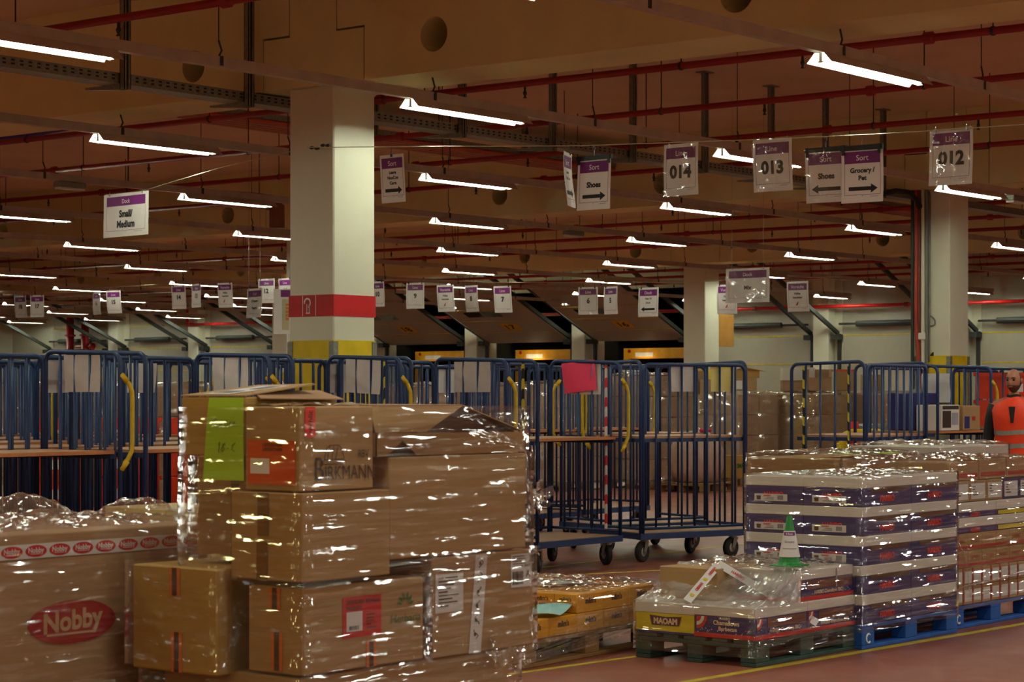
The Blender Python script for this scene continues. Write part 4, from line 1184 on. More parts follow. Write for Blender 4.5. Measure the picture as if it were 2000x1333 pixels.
mb.grid(lambda u, v: cone_warp(Vector((-.036 + .072 * u, 0, .172 + .020 * v))), 12, 2); mb.build('purple_band', mat('sign_purple', (118, 28, 118), .55), slv)
mb = MB(); mb.text('Grocery', (0, 0, .138), (1, 0, 0), (0, 0, 1), .013, 0, 0, .060, cone_warp); mb.build('lettering', INK, slv)
mb = MB(); mb.grid(lambda u, v: cone_warp(Vector((-.045 + .09 * u, 0, .098 + .002 * v))), 12, 1); mb.build('fine_line', INK, slv)
mb = MB(); mb.text('B-Stow', (0, 0, .182), (1, 0, 0), (0, 0, 1), .010, 0, .03, .055, lambda p: cone_warp(p) * 1.0 + Vector((math.cos(fc), math.sin(fc), 0)) * .0008); mb.build('band_lettering', LABEL, slv)

# ------------------------------------------------------------------ tall stack of navy sweets trays
HX, HY = 11.175, 6.27
make_pallet(1.2, .8, WOODB, 'blue painted pallet under the tall stack of navy sweets trays', (HX, HY, 0), mark=True)
GRP = 'navy sweets trays in the tall stack'
HRED = mat('brand_letter_red', (214, 40, 38), .5)
SWEET = mat('sweets_print', (92, 62, 40), .5)
tr = tray_box('', HX, HY, .147, .6, .4, .170, NAVY, .060, GRP)
mb = MB(); mb.box(.10, -.0014, .085, .56, -.0002, .109); mb.build('tray_window', SWEET, tr)
print_f(tr, 'HARIBO', .295, .045, .034, HRED, 'lettering', .05, .19, .0022)
mb = MB(); mb.text('HARIBO', (-.0018, .20, .062), (0, -1, 0), (0, 0, 1), .026, 0, .05, .26); mb.build('end_lettering', HRED, tr)
mb = MB(); mb.box(-.0034, .105, .020, -.0022, .335, .062); lb = mb.build('product_label', LABEL, tr)
mb = MB(); mb.text('HARIBO', (-.0040, .245, .052), (0, -1, 0), (0, 0, 1), .010, 0, .04, .055); mb.build('label_name', HRED, lb)
mb = MB()
for q in range(8): mb.box(-.004, .135 + q * .005, .028, -.0034, .1375 + q * .005, .054)
for q in range(3): mb.box(-.004, .20, .028 + q * .006, -.0034, .27 - q * .012, .030 + q * .006)
mb.build('label_print', INK, lb)
mb = MB(); mb.lathe([(.013, 0), (.016, .022), (.015, .026)], (-.0038, .305, .028), 10) if False else mb.plate([(-.004, .292, .026), (-.004, .318, .026), (-.004, .321, .050), (-.004, .289, .050)], (-.0004, 0, 0)); mb.build('label_tub', SWEET, lb)
for L_ in range(5):
    for cx_, cy_, nm in ((0, 0, 'near corner'), (1, 0, 'right-hand'), (0, 1, 'left-hand'), (1, 1, 'back')):
        if nm == 'back' and L_ < 4: continue
        lab = 'navy sweets tray in the %s column of the tall tray stack, %s from below' % (nm, ORD[L_])
        if L_ == 0 and cx_ == 0 and cy_ == 0: tr['label'] = lab; continue
        dup(tr, (HX + cx_ * .6, HY + cy_ * .4, .147 + .171 * L_), 0, lab)
mb = MB(); film_shell(mb, [(HX, HY, HX + 1.2, HY + .8, .10, 1.004, True)], seed=41, topamp=.012, off=.008)
tag(mb.build('stretch_wrap', [FILM_H, FILM_T], smooth=True), 'clear film wrapped round the tall stack of navy sweets trays', 'stretch film')

# ------------------------------------------------------------------ mixed food pallet at the right edge
FX, FY = 12.46, 6.34
make_pallet(1.2, .8, WOODB, 'blue painted pallet under the mixed food cartons at the right picture edge', (FX, FY, 0), mark=True)
GF = 'food cartons on the right-hand blue pallet'
REDP = mat('print_red', (178, 48, 38), .6)
c0 = carton('', FX, FY, .147, FX + .128, FY + .30, .262, CARD, group=GF)
on_f(c0, .018, .02, .115, .095, LABEL, 'content_label')
mb = MB(); mb.box(-.002, -.0016, 0, .012, -.0002, .115); mb.build('red_edge', REDP, c0)
for r in range(2):
    for q in range(9):
        lab = 'small brown white-labelled carton, %s row up, %s along, on the right-hand pallet' % (ORD[r], ORD[q])
        if r == 0 and q == 0: c0['label'] = lab; continue
        dup(c0, (FX + .131 * q, FY, .147 + .117 * r), 0, lab)
b0 = carton('', FX, FY, .382, FX + .20, FY + .30, .49, CARD, group=GF)
mb = MB(); mb.box(0, -.0016, .008, .2, -.0002, .030); mb.build('red_stripe', REDP, b0)
print_f(b0, 'HARIBO', .10, .062, .024, REDP, 'lettering', .0, .12, .002)
for r in range(2):
    for q in range(6):
        lab = 'brown red-striped carton, %s row, %s along, on the right-hand pallet' % (('lower', 'upper')[r], ORD[q])
        if r == 0 and q == 0: b0['label'] = lab; continue
        dup(b0, (FX + .2 * q, FY, .382 + .110 * r), 0, lab)
k_ = 0
for r in range(2):
    for q in range(2):
        t = tray_box('low white-lidded navy tray, %s layer, %s half of the right-hand pallet' % (('lower', 'upper')[r], ('near', 'far')[q]), FX + .6 * q, FY, .604 + .098 * r, .598, .4, .097, NAVY, .062, GF)
        if q == 0: print_f(t, 'HARIBO', .30, .017, .026, HRED, 'lettering', .04, .16, .002)
        else:
            mb = MB(); mb.box(.03, -.0014, .004, .57, -.0002, .030); mb.build('yellow_print', MYEL, t)
for q in range(5):
    c = carton('white-labelled carton above the low white-lidded trays, %s from the near end' % ORD[q], FX + .24 * q, FY + .01, .802, FX + .24 * q + .236, FY + .38, .935, CARD if q < 3 else NAVY, group=GF)
    on_f(c, .02, .015, .216, .115, LABEL, 'content_label'); lines_f(c, .04, .03, .12, .10, 4)
for q in range(3):
    c = carton('reddish-brown topmost carton on the right-hand pallet, %s from the near end' % ORD[q], FX + .40 * q + .02, FY + .03, .938, FX + .40 * q + .41, FY + .42, 1.055 + .012 * q, CARD2, group=GF)
    mb = MB(); mb.box(.02, -.0016, .02, .37, -.0002, .045); mb.build('red_stripe', REDP, c)
mb = MB(); film_shell(mb, [(FX, FY, FX + 1.2, FY + .8, .12, 1.06, True)], seed=51, topamp=.03)
mb.tube([(FX - .01, FY - .016, .265), (FX + .6, FY - .018, .285), (FX + 1.2, FY - .016, .33)], .006, 6, 1)
mb.tube([(FX - .01, FY - .016, .60), (FX + .14, FY - .018, .45), (FX + .2, FY - .016, .20)], .005, 6, 1)
tag(mb.build('stretch_wrap', [FILM_H, FILM_T], smooth=True), 'clear film wrapped round the mixed food cartons at the right edge', 'stretch film')

# second line of low goods behind
make_pallet(1.2, .8, WOOD, 'wooden pallet hidden behind the tall stack of navy trays', (13.28, 7.62, 0))
c = carton('flat brown carton with lime paper behind the tall stack of navy trays', 13.30, 7.64, .147, 14.46, 8.4, 1.035, CARD)
mb = MB(); mb.T = Matrix.Translation((.62, .10, .905))
mb.grid(lambda u, v: (-.42 + .78 * u, -.06 + .26 * v, .012 + .008 * math.sin(6 * u)), 8, 4); mb.build('lime_paper', LIME, c, smooth=True)
on_f(c, .30, .80, .38, .87, LABEL, 'content_label')
mb = MB(); film_shell(mb, [(13.30, 7.64, 14.46, 8.4, .12, 1.06, True)], seed=61, topamp=.02)
tag(mb.build('stretch_wrap', [FILM_H, FILM_T], smooth=True), 'clear film over the flat brown carton with lime paper', 'stretch film')
make_pallet(1.2, .8, WOOD, 'wooden pallet behind the mixed food cartons at the right edge', (14.72, 7.6, 0))
c = carton('pale wrapped goods block behind the mixed food cartons, in front of the vest man', 14.73, 7.61, .147, 15.9, 8.38, 1.09, TRAYW)
mb = MB(); film_shell(mb, [(14.73, 7.61, 15.9, 8.38, .12, 1.095, True)], seed=71, topamp=.03)
tag(mb.build('stretch_wrap', [FILM_H, FILM_T], smooth=True), 'clear film over the pale goods block near the man in the vest', 'stretch film')
# ================================================================== hanging signs
PURP = mat('sign_purple', (118, 28, 118), .55, spot=.04)
SHEET = mat('sign_paper', (246, 244, 242), .55, spot=.02)
SLEEVE = film_mat('sign_sleeve', (16, 16, 16), (.35, .35, .35), gloss=.02, haze=.02, rough=.05)
WIRE = mat('bright_wire', (190, 186, 160), .3, .9)
CLIP = mat('clip_black', (24, 24, 26), .4)
def sign(label, px, ytop, plane, w_, h_, head, body, arrow=None, rz=-PI / 2, bow=.012, seed=0, sleeve=False, clip=None, hang=.05, curl=0.0, group=None, depth=None, small=True, turn=0.0):
    if plane is not None:
        v, z = atX(px, ytop, plane); loc = (plane, v, z)
    else:
        l = (px - 1000) / FPX * depth
        loc = (depth * CA + l * SA, depth * SA - l * CA, EYE + (HOR - ytop) / FPX * depth)
    t = thing('hanging_sign', label, 'sign', loc, rz + turn, group)
    def warp(p):
        k_ = -p.z / h_
        return Vector((p.x, p.y + bow * math.sin(2.2 * k_ + seed) * (.4 + k_) + curl * k_ * k_ + .006 * math.sin(p.x / w_ * 3 + seed), p.z))
    mb = MB(); mb.grid(lambda u, v: warp(Vector((-w_ / 2 + w_ * u, 0, -h_ * v))), 8, 12); mb.build('sheet', SHEET, t, smooth=True)
    m = .05 * w_; e = -.0012
    wf = lambda p: warp(Vector((p.x, p.y + e, p.z)))
    top, bh = -.07 * h_, .215 * h_
    if head:
        mb = MB(); mb.grid(lambda u, v: wf(Vector((-w_ / 2 + m * 1.4 + (w_ - 2.8 * m) * u, 0, top - bh * v))), 8, 3); hb = mb.build('header_band', PURP, t, smooth=True)
        mb = MB(); mb.text(head, (0, e * .8, top - bh * .52), (1, 0, 0), (0, 0, 1), bh * .46, 0, .008, w_ * .75, wf); mb.build('header_lettering', SHEET, hb)
    mb = MB()
    x0, x1, za, zb = -w_ / 2 + m * 1.4, w_ / 2 - m * 1.4, top - bh, -h_ * .86
    for a, b, c, d in ((x0, za, x0 + .0025, zb), (x1 - .0025, za, x1, zb), (x0, zb + .0025, x1, zb)):
        mb.grid(lambda u, v, a=a, b=b, c=c, d=d: wf(Vector((a + (c - a) * u, 0, b + (d - b) * v))), 4, 6)
    mb.build('border_line', PURP, t)
    for s, zf, hf in body:
        mb = MB(); mb.text(s, (0, e, -h_ * zf), (1, 0, 0), (0, 0, 1), h_ * hf, 0, .03 if hf < .1 else .045, w_ * .84, wf); mb.build('lettering', BLACK, t)
    if arrow:
        s_ = 1 if arrow == 'right' else -1
        a, b, zc, th = -.33 * w_, .36 * w_, -h_ * .745, .035 * h_
        mb = MB()
        P = lambda x, z: tuple(wf(Vector((s_ * x, 0, z))))
        mb.poly([P(a, zc - th), P(b - .16 * w_, zc - th), P(b - .16 * w_, zc + th), P(a, zc + th)]); mb.poly([P(b - .16 * w_, zc - th * 2.4), P(b, zc), P(b - .16 * w_, zc + th * 2.4)])
        mb.build('arrow', BLACK, t)
    if small:
        mb = MB(); mb.text('*', (0, e, -h_ * .885), (1, 0, 0), (0, 0, 1), h_ * .03, 0, .02, None, wf)
        mb.grid(lambda u, v: wf(Vector((.18 * w_ + .2 * w_ * u, 0, -h_ * (.89 + .006 * v)))), 3, 1); mb.build('small_print', mat('print_grey', (120, 116, 112), .7), t)
    if sleeve:
        mb = MB(); mb.grid(lambda u, v: warp(Vector((-w_ / 2 - .006 + (w_ + .012) * u, -.006 - .003 * noise.noise(Vector((u * 6, v * 8, seed))), .006 - (h_ + .012) * v))), 14, 18); mb.build('clear_sleeve', SLEEVE, t, smooth=True)
    mb = MB()
    if clip == 'hanger':
        mb.box(-w_ / 2 - .005, -.010, -.018, w_ / 2 + .005, .010, .016); hg = mb.build('hanger_bar', CLIP, t)
        mb = MB(); mb.tube([(0, 0, .015), (0, 0, .05), (.012, 0, .075), (0, 0, .09), (-.012, 0, .078)], .0022, 5); mb.build('hook', STEEL, hg)
        for s_ in (-1, 1):
            mb = MB(); mb.box(s_ * (w_ / 2 - .02) - .011, -.014, -.05, s_ * (w_ / 2 - .02) + .011, -.008, .018); mb.build('clip', CLIP, hg)
    else:
        for s_ in (-1, 1) if clip != 'single' else (0,):
            mb = MB(); mb.tube([(s_ * w_ * .36, 0, -.012), (s_ * w_ * .36, 0, hang * .6), (s_ * w_ * .36 + .006, 0, hang)], .002, 5); mb.box(s_ * w_ * .36 - .007, -.005, -.02, s_ * w_ * .36 + .007, .005, .004); mb.build('clip', CLIP if clip else STEEL, t)
    return t
def wire(label, pts, r=.004, sag=0):
    o = tag(bpy.data.objects.new('tmp', None), label) if False else None
    mb = MB(); mb.tube(pts, r, 5)
    return tag(mb.build('support_wire', WIRE), label, 'wire')
NEAR = 13.43
def onN(x, y): v, z = atX(x, y, NEAR); return (NEAR, v, z)
wire('bright taut wire that carries the hanging signs across the front', [onN(600, 288), onN(735, 287), onN(900, 286), onN(1130, 285), onN(1300, 279), onN(1500, 272), onN(1700, 263), onN(1860, 253), onN(2000, 243), onN(2120, 234)])
dp = 21.3
def onD(x, y, d): l = (x - 1000) / FPX * d; return (d * CA + l * SA, d * SA - l * CA, EYE + (HOR - y) / FPX * d)
wire('bright wire slanting from the red-banded pillar to the dock sign', [onD(568, 296, 18.95), onD(430, 328, 20.0), onD(285, 371, 21.2), onD(205, 383, 21.9)])
v, z = atX(620, 286, 13.49)
wc = thing('wire_clamp', 'dark wire clamps gripping the wire on the red-banded pillar', 'wire clamp', (13.524, v, z))
for a in (-.10, -.04, .03, .09):
    mb = MB(); mb.lathe([(.010, -.02), (.015, 0), (.010, .02)], (0, -a, .012 * math.sin(a * 30)), 8, axis='y'); mb.build('clamp_body', DARKST, wc)
# front wire
sign('purple-headed sign beside the red-banded pillar: Leere NonCon Carts, arrow right', 764, 302, NEAR, .285, .395, 'Sort', [('Leere', .37, .062), ('NonCon', .48, .062), ('Carts', .59, .062)], 'right', curl=.03, seed=1, clip='single', hang=.06, turn=-.10)
sign('narrow edge-on sign hanging turned beside the right-pointing shoes sign', 1114, 298, NEAR - .03, .285, .42, 'Sort', [('Leere', .36, .055), ('NonCon', .47, .055)], 'right', curl=.05, bow=.05, seed=2, clip='single', hang=.05, rz=math.radians(25))
sign('shoes sign with an arrow pointing right', 1161, 308, NEAR, .325, .40, 'Sort', [('Shoes', .52, .10)], 'right', seed=3, clip='hanger')
sign('line sign with number 014', 1331, 281, NEAR, .31, .385, 'Line', [('014', .54, .23)], seed=4, sleeve=True, hang=.02)
sign('line sign with number 013, in front of a lit strip light', 1509, 272, NEAR, .325, .375, 'Line', [('013', .54, .23)], seed=5, sleeve=True, hang=.02)
sign('shoes sign with an arrow pointing left', 1613, 292, NEAR + .01, .33, .375, 'Sort', [('Shoes', .50, .10)], 'left', seed=6, clip='hanger', sleeve=True)
sign('grocery and pet sign with an arrow pointing right', 1683, 288, NEAR - .03, .325, .385, 'Sort', [('Grocery /', .41, .085), ('Pet', .55, .085)], 'right', seed=7, clip='hanger')
sign('line sign with number 012, highest on the right', 1857, 251, NEAR, .325, .385, 'Line', [('012', .52, .23)], seed=8, sleeve=True, hang=.02)
sign('white dock sign reading Small/ Medium at the upper left', 246, 377, None, .76, .43, 'Dock', [('Small/', .47, .15), ('Medium', .71, .15)], None, depth=21.5, rz=YAW - PI / 2 - math.radians(44), bow=.004, seed=9, hang=.03)
# rear wires with the numbered line signs
FAR = 23.9
def onF(x, y, dx=0): v, z = atX(x, y, FAR + dx); return (FAR + dx, v, z)
wire('thin wire carrying the small numbered signs beyond the cages', [onF(-60, 572), onF(200, 563), onF(420, 548), onF(640, 545), onF(800, 547), onF(980, 552), onF(1200, 552), onF(1340, 552), onF(1560, 543), onF(1640, 541)], .003)
LB = 'small line sign with number %s beyond the cages'
for k_, (num, x, y, h_) in enumerate((('18', 39, 578, 44), ('17', 72, 577, 44), ('16', 189, 571, 44), ('15', 222, 568, 44), ('14', 348, 558, 46), ('13', 383, 555, 48), ('12', 521, 545, 46), ('11', 557, 544, 48), ('10', 736, 550, 50), ('9', 811, 553, 52), ('8', 921, 558, 52), ('7', 981, 559, 53), ('6', 1148, 561, 54), ('5', 1193, 560, 54))):
    sign(LB % num, x, y, FAR, .30, .375, 'Line', [(num, .50, .17)], seed=k_ * 1.7, curl=.02, hang=.06, sleeve=num in ('18', '16', '12', '9', '8', '6'), clip='black', group='numbered line signs beyond the cages', turn=.25 * math.sin(k_ * 2.3))
warn = [('Höhe', .40, .07), ('beachten!', .53, .06)]
for lab, x, y in (('small warning sign between line signs 9 and 8', 870, 557), ('small warning sign in front of the middle pillar, left of the dock mix sign', 1420, 556), ('small warning sign right of the dock mix sign', 1558, 550), ('small warning sign right of line sign 13', 439, 553)):
    t = sign(lab, x, y, FAR, .315, .385, 'Vorsicht', warn, seed=x * .1, curl=.015, hang=.05, clip='black', sleeve=x > 1500)
    mb = MB(); mb.poly([(-.02, -.016, -.31), (.012, -.016, -.30), (.022, -.016, -.25), (.004, -.016, -.27)]); mb.build('red_mark', RED, t)
t = sign('small dock sign with a black arrow pointing left, right of line sign 5', 1267, 562, FAR, .335, .39, 'Dock', [('New UI', .38, .06), ('Dock', .52, .06)], 'left', seed=3.3, hang=.05, clip='black')
sign('dock sign reading Mix, right of the middle pillar', 1460, 524, None, .62, .42, 'Dock', [('Mix', .56, .11)], None, depth=26.4, rz=-PI / 2, bow=.003, seed=1.1, hang=2.1, sleeve=True)
sign('dock sign in a glaring sleeve left of the red-banded pillar', 497, 564, None, .52, .41, 'Dock', [('LP Receive', .42, .085), ('Reserve', .66, .085)], None, depth=30.5, rz=-PI / 2 - .35, bow=.01, seed=2.2, hang=2.15, sleeve=True)
# notice board left of the pillar
x_, y_ = onD(551, 652, 31.0)[:2]
nb = thing('notice_board', 'white notice board with purple header and coloured plan, left of the red-banded pillar', 'notice board', onD(551, 653, 31.0), YAW - PI / 2)
mb = MB(); mb.box(-.12, 0, 0, .12, .012, .645); mb.build('board', SHEET, nb)
mb = MB(); mb.box(-.02, -.003, .53, .12, 0, .63); mb.build('header_band', PURP, nb)
mb = MB(); mb.box(.0, -.003, .06, .10, -.001, .50); pl = mb.build('plan', mat('plan_cream', (214, 206, 170), .7), nb)
mb = MB()
for q in range(5): mb.box(.05, -.005, .20 + .05 * q, .10, -.003, .235 + .05 * q)
mb.build('plan_blocks', mat('plan_orange', (226, 140, 60), .7), pl)
mb = MB(); mb.box(.08, .002, -2.35, .11, .02, 0); mb.build('board_post', WHITE, nb)
# tan board on the middle pillar
mb = MB(); mb.cbox(37.558, 24.402, 2.45, 38.12, 24.44, 3.12, .004)
tag(mb.build('tan_panel', mat('panel_tan', (170, 120, 50), .7)), 'tan panel hanging at the right side of the middle pillar', 'panel')

# ================================================================== service runs on the right-hand pillar
px, py = 25.35, 12.95
COND = mat('conduit_grey', (120, 122, 112), .5, .3)
HOSE = mat('hose_red', (176, 56, 36), .45)
def vrun(nm, lab, cat, x, m, r, d, z0, z1, wob=0.0):
    U = px - r - .004 if x > 1784 else px - .03; V = atX(x, 700, U)[0]
    mb = MB(); n = 24
    mb.tube([(U, V - wob * math.sin(PI * e / n * 2.0) ** 2 * .5 * (1 if e / n < .45 else .2), z0 + (z1 - z0) * e / n) for e in range(n + 1)], r, 8)
    return tag(mb.build(nm, m, smooth=True), lab, cat)
vrun('service_pipe', 'dark service pipe, outermost left on the right-hand pillar', 'service pipe', 1782, DARKST, .022, 28.2, 0, 4.9)
vrun('service_hose', 'red hose hanging beside the right-hand pillar', 'hose', 1789, HOSE, .024, 28.15, .6, 4.6, .10)
vrun('service_hose', 'dull brown hose between red hose and grey conduit', 'hose', 1795, mat('hose_brown', (120, 52, 34), .5), .018, 28.2, .5, 4.6, .05)
vrun('conduit', 'pale grey conduit left of the right-hand pillar', 'conduit', 1803, PIL, .026, 28.2, 0, 4.9)
o = vrun('conduit', 'thick grey conduit at the left edge of the right-hand pillar', 'conduit', 1810, COND, .024, 28.1, 0, 5.0)
vrun('conduit', 'thin grey conduit on the face of the right-hand pillar', 'conduit', 1815, COND, .012, 28.0, 1.9, 4.1)
e = px - .014
def onP(x, y): v, z = atX(x, y, e); return (e, v, z)
mb = MB(); mb.tube([onP(1816, 380), onP(1816, 616), onP(1823, 622), onP(1826, 626), onP(1826, 634), onP(1821, 637), onP(1806, 637)], .010, 6)
tag(mb.build('conduit', COND, smooth=True), 'thin conduit bent in a loop on the face of the right-hand pillar', 'conduit')
a = onP(1803, 658)
mb = MB(); mb.cbox(a[0] - .05, a[1] - .05, a[2] - .04, a[0] + .012, a[1] + .05, a[2] + .05, .008); tag(mb.build('junction_box', WHITE), 'small white junction box on the right-hand pillar conduits', 'junction box')
a = onP(1816, 692)
mb = MB(); mb.box(a[0] + .008, a[1] - .05, a[2] - .025, a[0] + .0125, a[1] + .06, a[2] + .025); tag(mb.build('hazard_sticker', stripes('hazard_sticker_band', (225, 200, 20), (22, 22, 22), .12)), 'yellow and black hazard sticker on the right-hand pillar', 'sticker')
mb = MB(); mb.tube([onD(1720, 380, 27.2), onD(1750, 373, 27.6), onD(1775, 376, 27.9), onD(1790, 390, 28.0), onD(1796, 405, 28.1)], .035, 8)
tag(mb.build('cable_bundle', DARK, smooth=True), 'black cable bundle bending into the right-hand pillar conduits', 'cable bundle')
# thick insulated duct bend behind the left part of the red-banded pillar
mb = MB(); mb.tube([onD(400, 385, 33), onD(500, 392, 33.2), onD(530, 396, 33.3), onD(541, 405, 33.3), onD(541, 445, 33.3)], .12, 12)
tag(mb.build('duct_elbow', mat('duct_insulation', (150, 100, 80), .7), smooth=True), 'dull insulated duct elbow left of the red-banded pillar', 'duct')
# bundle of cables that runs off the ladder at its near end
mb = MB(); mb.tube([(16.6, 18.5, 4.72), (16.3, 18.55, 4.80), (16.0, 18.6, 5.0)], .10, 10)
tag(mb.build('cable_bundle', mat('cable_orange', (200, 92, 60), .6), smooth=True), 'orange cable bundle rising from the near end of the cable ladder', 'cable bundle')
mb = MB(); mb.tube([onD(-40, 275, 26), onD(60, 263, 25.6), onD(105, 255, 25.4), onD(170, 246, 25.0)], .03, 6)
tag(mb.build('cable_bundle', mat('cable_blue', (60, 50, 140), .5), smooth=True), 'blue cable bundle under the ceiling at the upper left', 'cable bundle')

# ================================================================== goods at the back of the hall
FILM_F = film_mat('stretch_film_far', (6, 6, 20), (.7, .7, 1.0), gloss=.05, haze=.10, rough=.08, bias=.2)
crd = {}
def stack_at(nm, x, y, nu, nv, nz, cw, cd, ch, mats_, top_extra=()):
    make_pallet(nu * cw, nv * cd, WOOD, 'wooden pallet at the back of the hall, %s' % nm, (x, y, 0), group='pallets at the back of the hall')
    proto_ = None
    for k_ in range(nz):
        for j_ in range(nv):
            for i_ in range(nu):
                if i_ > 0 and j_ > 0 and k_ < nz - 1: continue
                lab = 'brown carton of the wrapped stack, %s' % nm
                if proto_ is None:
                    proto_ = carton(lab, x + .003, y + .003, .146, x + cw - .008, y + cd - .006, .146 + ch - .010, mats_, group='wrapped cartons at the back, ' + nm)
                else:
                    dup(proto_, (x + .003 + i_ * cw + random.uniform(-.004, .004), y + .003 + j_ * cd, .146 + ch * k_), 0, lab)
    mb = MB(); film_shell(mb, [(x, y, x + nu * cw, y + nv * cd, .08, .146 + nz * ch, True)], seed=x, topamp=.04, step=.12, zstep=.1, amp=.012, off=.016)
    tag(mb.build('stretch_wrap', [FILM_F, FILM_F], smooth=True), 'film round the carton stack, %s' % nm, 'stretch film')
CARDP = mat('cardboard_pinkish', (196, 158, 126), .75, spot=.06, scale=3)
stack_at('behind the pink note', 26.25, 19.85, 2, 2, 4, .6, .42, .375, CARDP)
stack_at('behind the pale yellow note', 27.62, 19.2, 2, 2, 5, .6, .42, .325, CARDP)
for q_, (x_, d_) in enumerate(((20, 25.5), (150, 26.0), (300, 25.0), (430, 26.2), (530, 25.2), (830, 26), (940, 27.5))):
    stack_at('%s from left behind the cage lines' % ORD[q_], *onD(x_, 760, d_)[:2], 1, 1, 4, 1.0, .7, .36, (CARD, CARD2, CARD2, CARD3)[q_ % 4])
stack_at('first right of the turned cage', 29.75, 18.95, 2, 2, 4, .62, .45, .333, CARDP)
stack_at('second right of the turned cage', 31.05, 18.3, 2, 2, 4, .62, .45, .333, CARD)
stack_at('just left of the right-hand pillar hoses', 32.35, 17.6, 2, 2, 4, .62, .45, .333, CARDP)
S1, S2, S3, S4, S5 = (20.27, 1.69), (19.62, 1.825), (19.40, 1.53), (18.75, 1.53), (18.05, 1.53)
def top(lab, x, S_, w_, dpt, h_, m, cat='carton', dv=0.0, lift=0.0):
    """something lying on a wrapped stack, at picture column x"""
    V = S_[0] + dv; U, _ = atY(x, 760, V)
    t = thing('carton' if cat == 'carton' else cat.replace(' ', '_'), lab, cat, (U, V, S_[1] + lift), YAW - PI / 2)
    mb = MB(); mb.cbox(-w_ / 2, 0, 0, w_ / 2, dpt, h_, .006); mb.build('carton_body' if cat == 'carton' else 'body', m, t)
    return t
top('white carton lying on the stack behind the pale yellow note', 1240, S2, .36, .3, .12, TRAYW)
b = top('brown carton with a white label on the stack right of the turned cage', 1452, S3, .44, .3, .22, CARD, dv=-.1); on_f(b, -.12, .03, -.02, .17, LABEL, 'content_label')
b = top('small ochre carton with raised flaps, topmost right of the turned cage', 1460, S3, .40, .3, .13, CARD3, lift=.222)
mb = MB(); mb.plate([(-.2, 0, .13), (.2, 0, .13), (.32, -.05, .10), (-.05, -.05, .17)], (0, .004, 0)); mb.build('raised_flap', CARD3, b)
b1 = top('brown carton under the long white carton at the back', 1562, S4, .56, .36, .17, CARD2, dv=.05)
top('long white carton on the back stack, behind the cage with striped bars', 1560, S4, .54, .33, .22, TRAYW, dv=.05, lift=.172)
b = top('open brown carton with dark inside on top of the back stacks', 1602, S4, .36, .35, .02, CARD2, dv=-.36, lift=0)
mb = MB(); mb.box(-.19, 0, .02, .19, .006, .22); mb.box(-.19, .34, .02, .19, .35, .36); mb.box(-.19, 0, .02, -.184, .35, .36); mb.box(.184, 0, .02, .19, .35, .36); mb.build('carton_wall', CARD2, b)
b = top('brown carton with an orange lid edge on the back stacks', 1650, S4, .30, .26, .36, CARD, dv=-.36)
mb = MB(); mb.box(-.182, -.004, .33, .182, .3, .364); mb.build('lid_edge', ORENV, b)
top('brown carton left of the pale wrapped bundle at the back', 1705, S5, .34, .26, .28, CARD, dv=.12)
top('pale wrapped bundle on the stack by the right-hand pillar hoses', 1752, S5, .46, .28, .40, TRAYW, 'bundle', dv=-.28)
for lab, x, d, w_, h_, m in (('tall narrow brown carton standing behind the sack', 1362, 35.6, .30, 1.86, CARD), ('tall brown carton with a white label beside the sack', 1392, 35.4, .30, 1.72, CARD2)):
    p = onD(x, 760, d); b = carton(lab, p[0], p[1], 0, p[0] + w_, p[1] + .25, h_, m); on_f(b, .08, h_ - .75, .18, h_ - .5, LABEL, 'content_label')
p = onD(1448, 940, 34.6)
make_pallet(.6, .42, WOOD, 'small pale pallet under the green printed carton beside the turned cage', (p[0] - .25, p[1], 0))
p = (p[0], p[1] + 0); b = carton('small brown carton with green print on its own pallet beside the turned cage', p[0] - .22, p[1] + .01, .146, p[0] + .22, p[1] + .36, .50, CARD3)
print_f(b, 'SMAX', .24, .19, .07, GREEN, 'lettering', .03, .34)
# mixed bag with pink and teal wrappings
p = onD(1360, 856, 33.0)
mb = MB()
mb.grid(lambda u, v: (p[0] + (.9 * u - .45) * SA, p[1] - (.9 * u - .45) * CA, p[2] - .75 + (.80 + .14 * noise.noise(Vector((u * 4, v * 3, 1)))) * (math.sin(PI * min(1, max(0, v))) ** .35) * (.75 + .25 * math.sin(PI * u)) + 0 * v), 18, 12) if False else None
bag = thing('goods_sack', 'clear sack of pink and teal packages behind the turned cage', 'sack', (p[0], p[1], 0))
mb = MB(); mb.lathe([(.34, .15), (.42, .35), (.42, .62), (.33, .80), (.18, .90), (.05, .93)], (0, 0, 0), 18); mb.v = [tuple(Vector(q) * 1.0 + Vector((.03 * noise.noise(Vector(q) * 6), .03 * noise.noise(Vector(q) * 6 + Vector((5, 0, 0))), 0))) for q in mb.v]; mb.build('sack_body', mat('sack_pale', (190, 160, 150), .4), bag, smooth=True)
make_pallet(.9, .9, WOOD, 'pallet under the clear sack behind the turned cage', (p[0] - .45, p[1] - .45, 0))
for q, (m, dx, dz) in enumerate(((mat('bag_pink', (214, 40, 90), .4), .12, .90), (mat('bag_teal', (120, 190, 190), .4), -.14, .86), (mat('bag_pink', (214, 40, 90), .4), -.1, .70))):
    mb = MB(); mb.T = Matrix.Translation((dx * SA - .25 * CA * .8, -dx * CA - .25 * SA * .8, dz)) @ Matrix.Rotation(.4 * q, 4, 'Z'); mb.cbox(-.10, -.06, 0, .10, .06, .06, .02); mb.build('package', m, bag)
for lab, x, d, w_ in (('tall wrapped brown goods block behind the gap of the pink note cage', 1060, 34, .5), ('wrapped brown goods block far behind the fourth front cage', 865, 30, .5)):
    pp = onD(x, 760, d); make_pallet(w_, .6, WOOD, 'pallet under the ' + lab.replace('tall ', ''), (pp[0], pp[1], 0))
    carton(lab, pp[0], pp[1], .146, pp[0] + w_, pp[1] + .6, 1.5, CARD2)
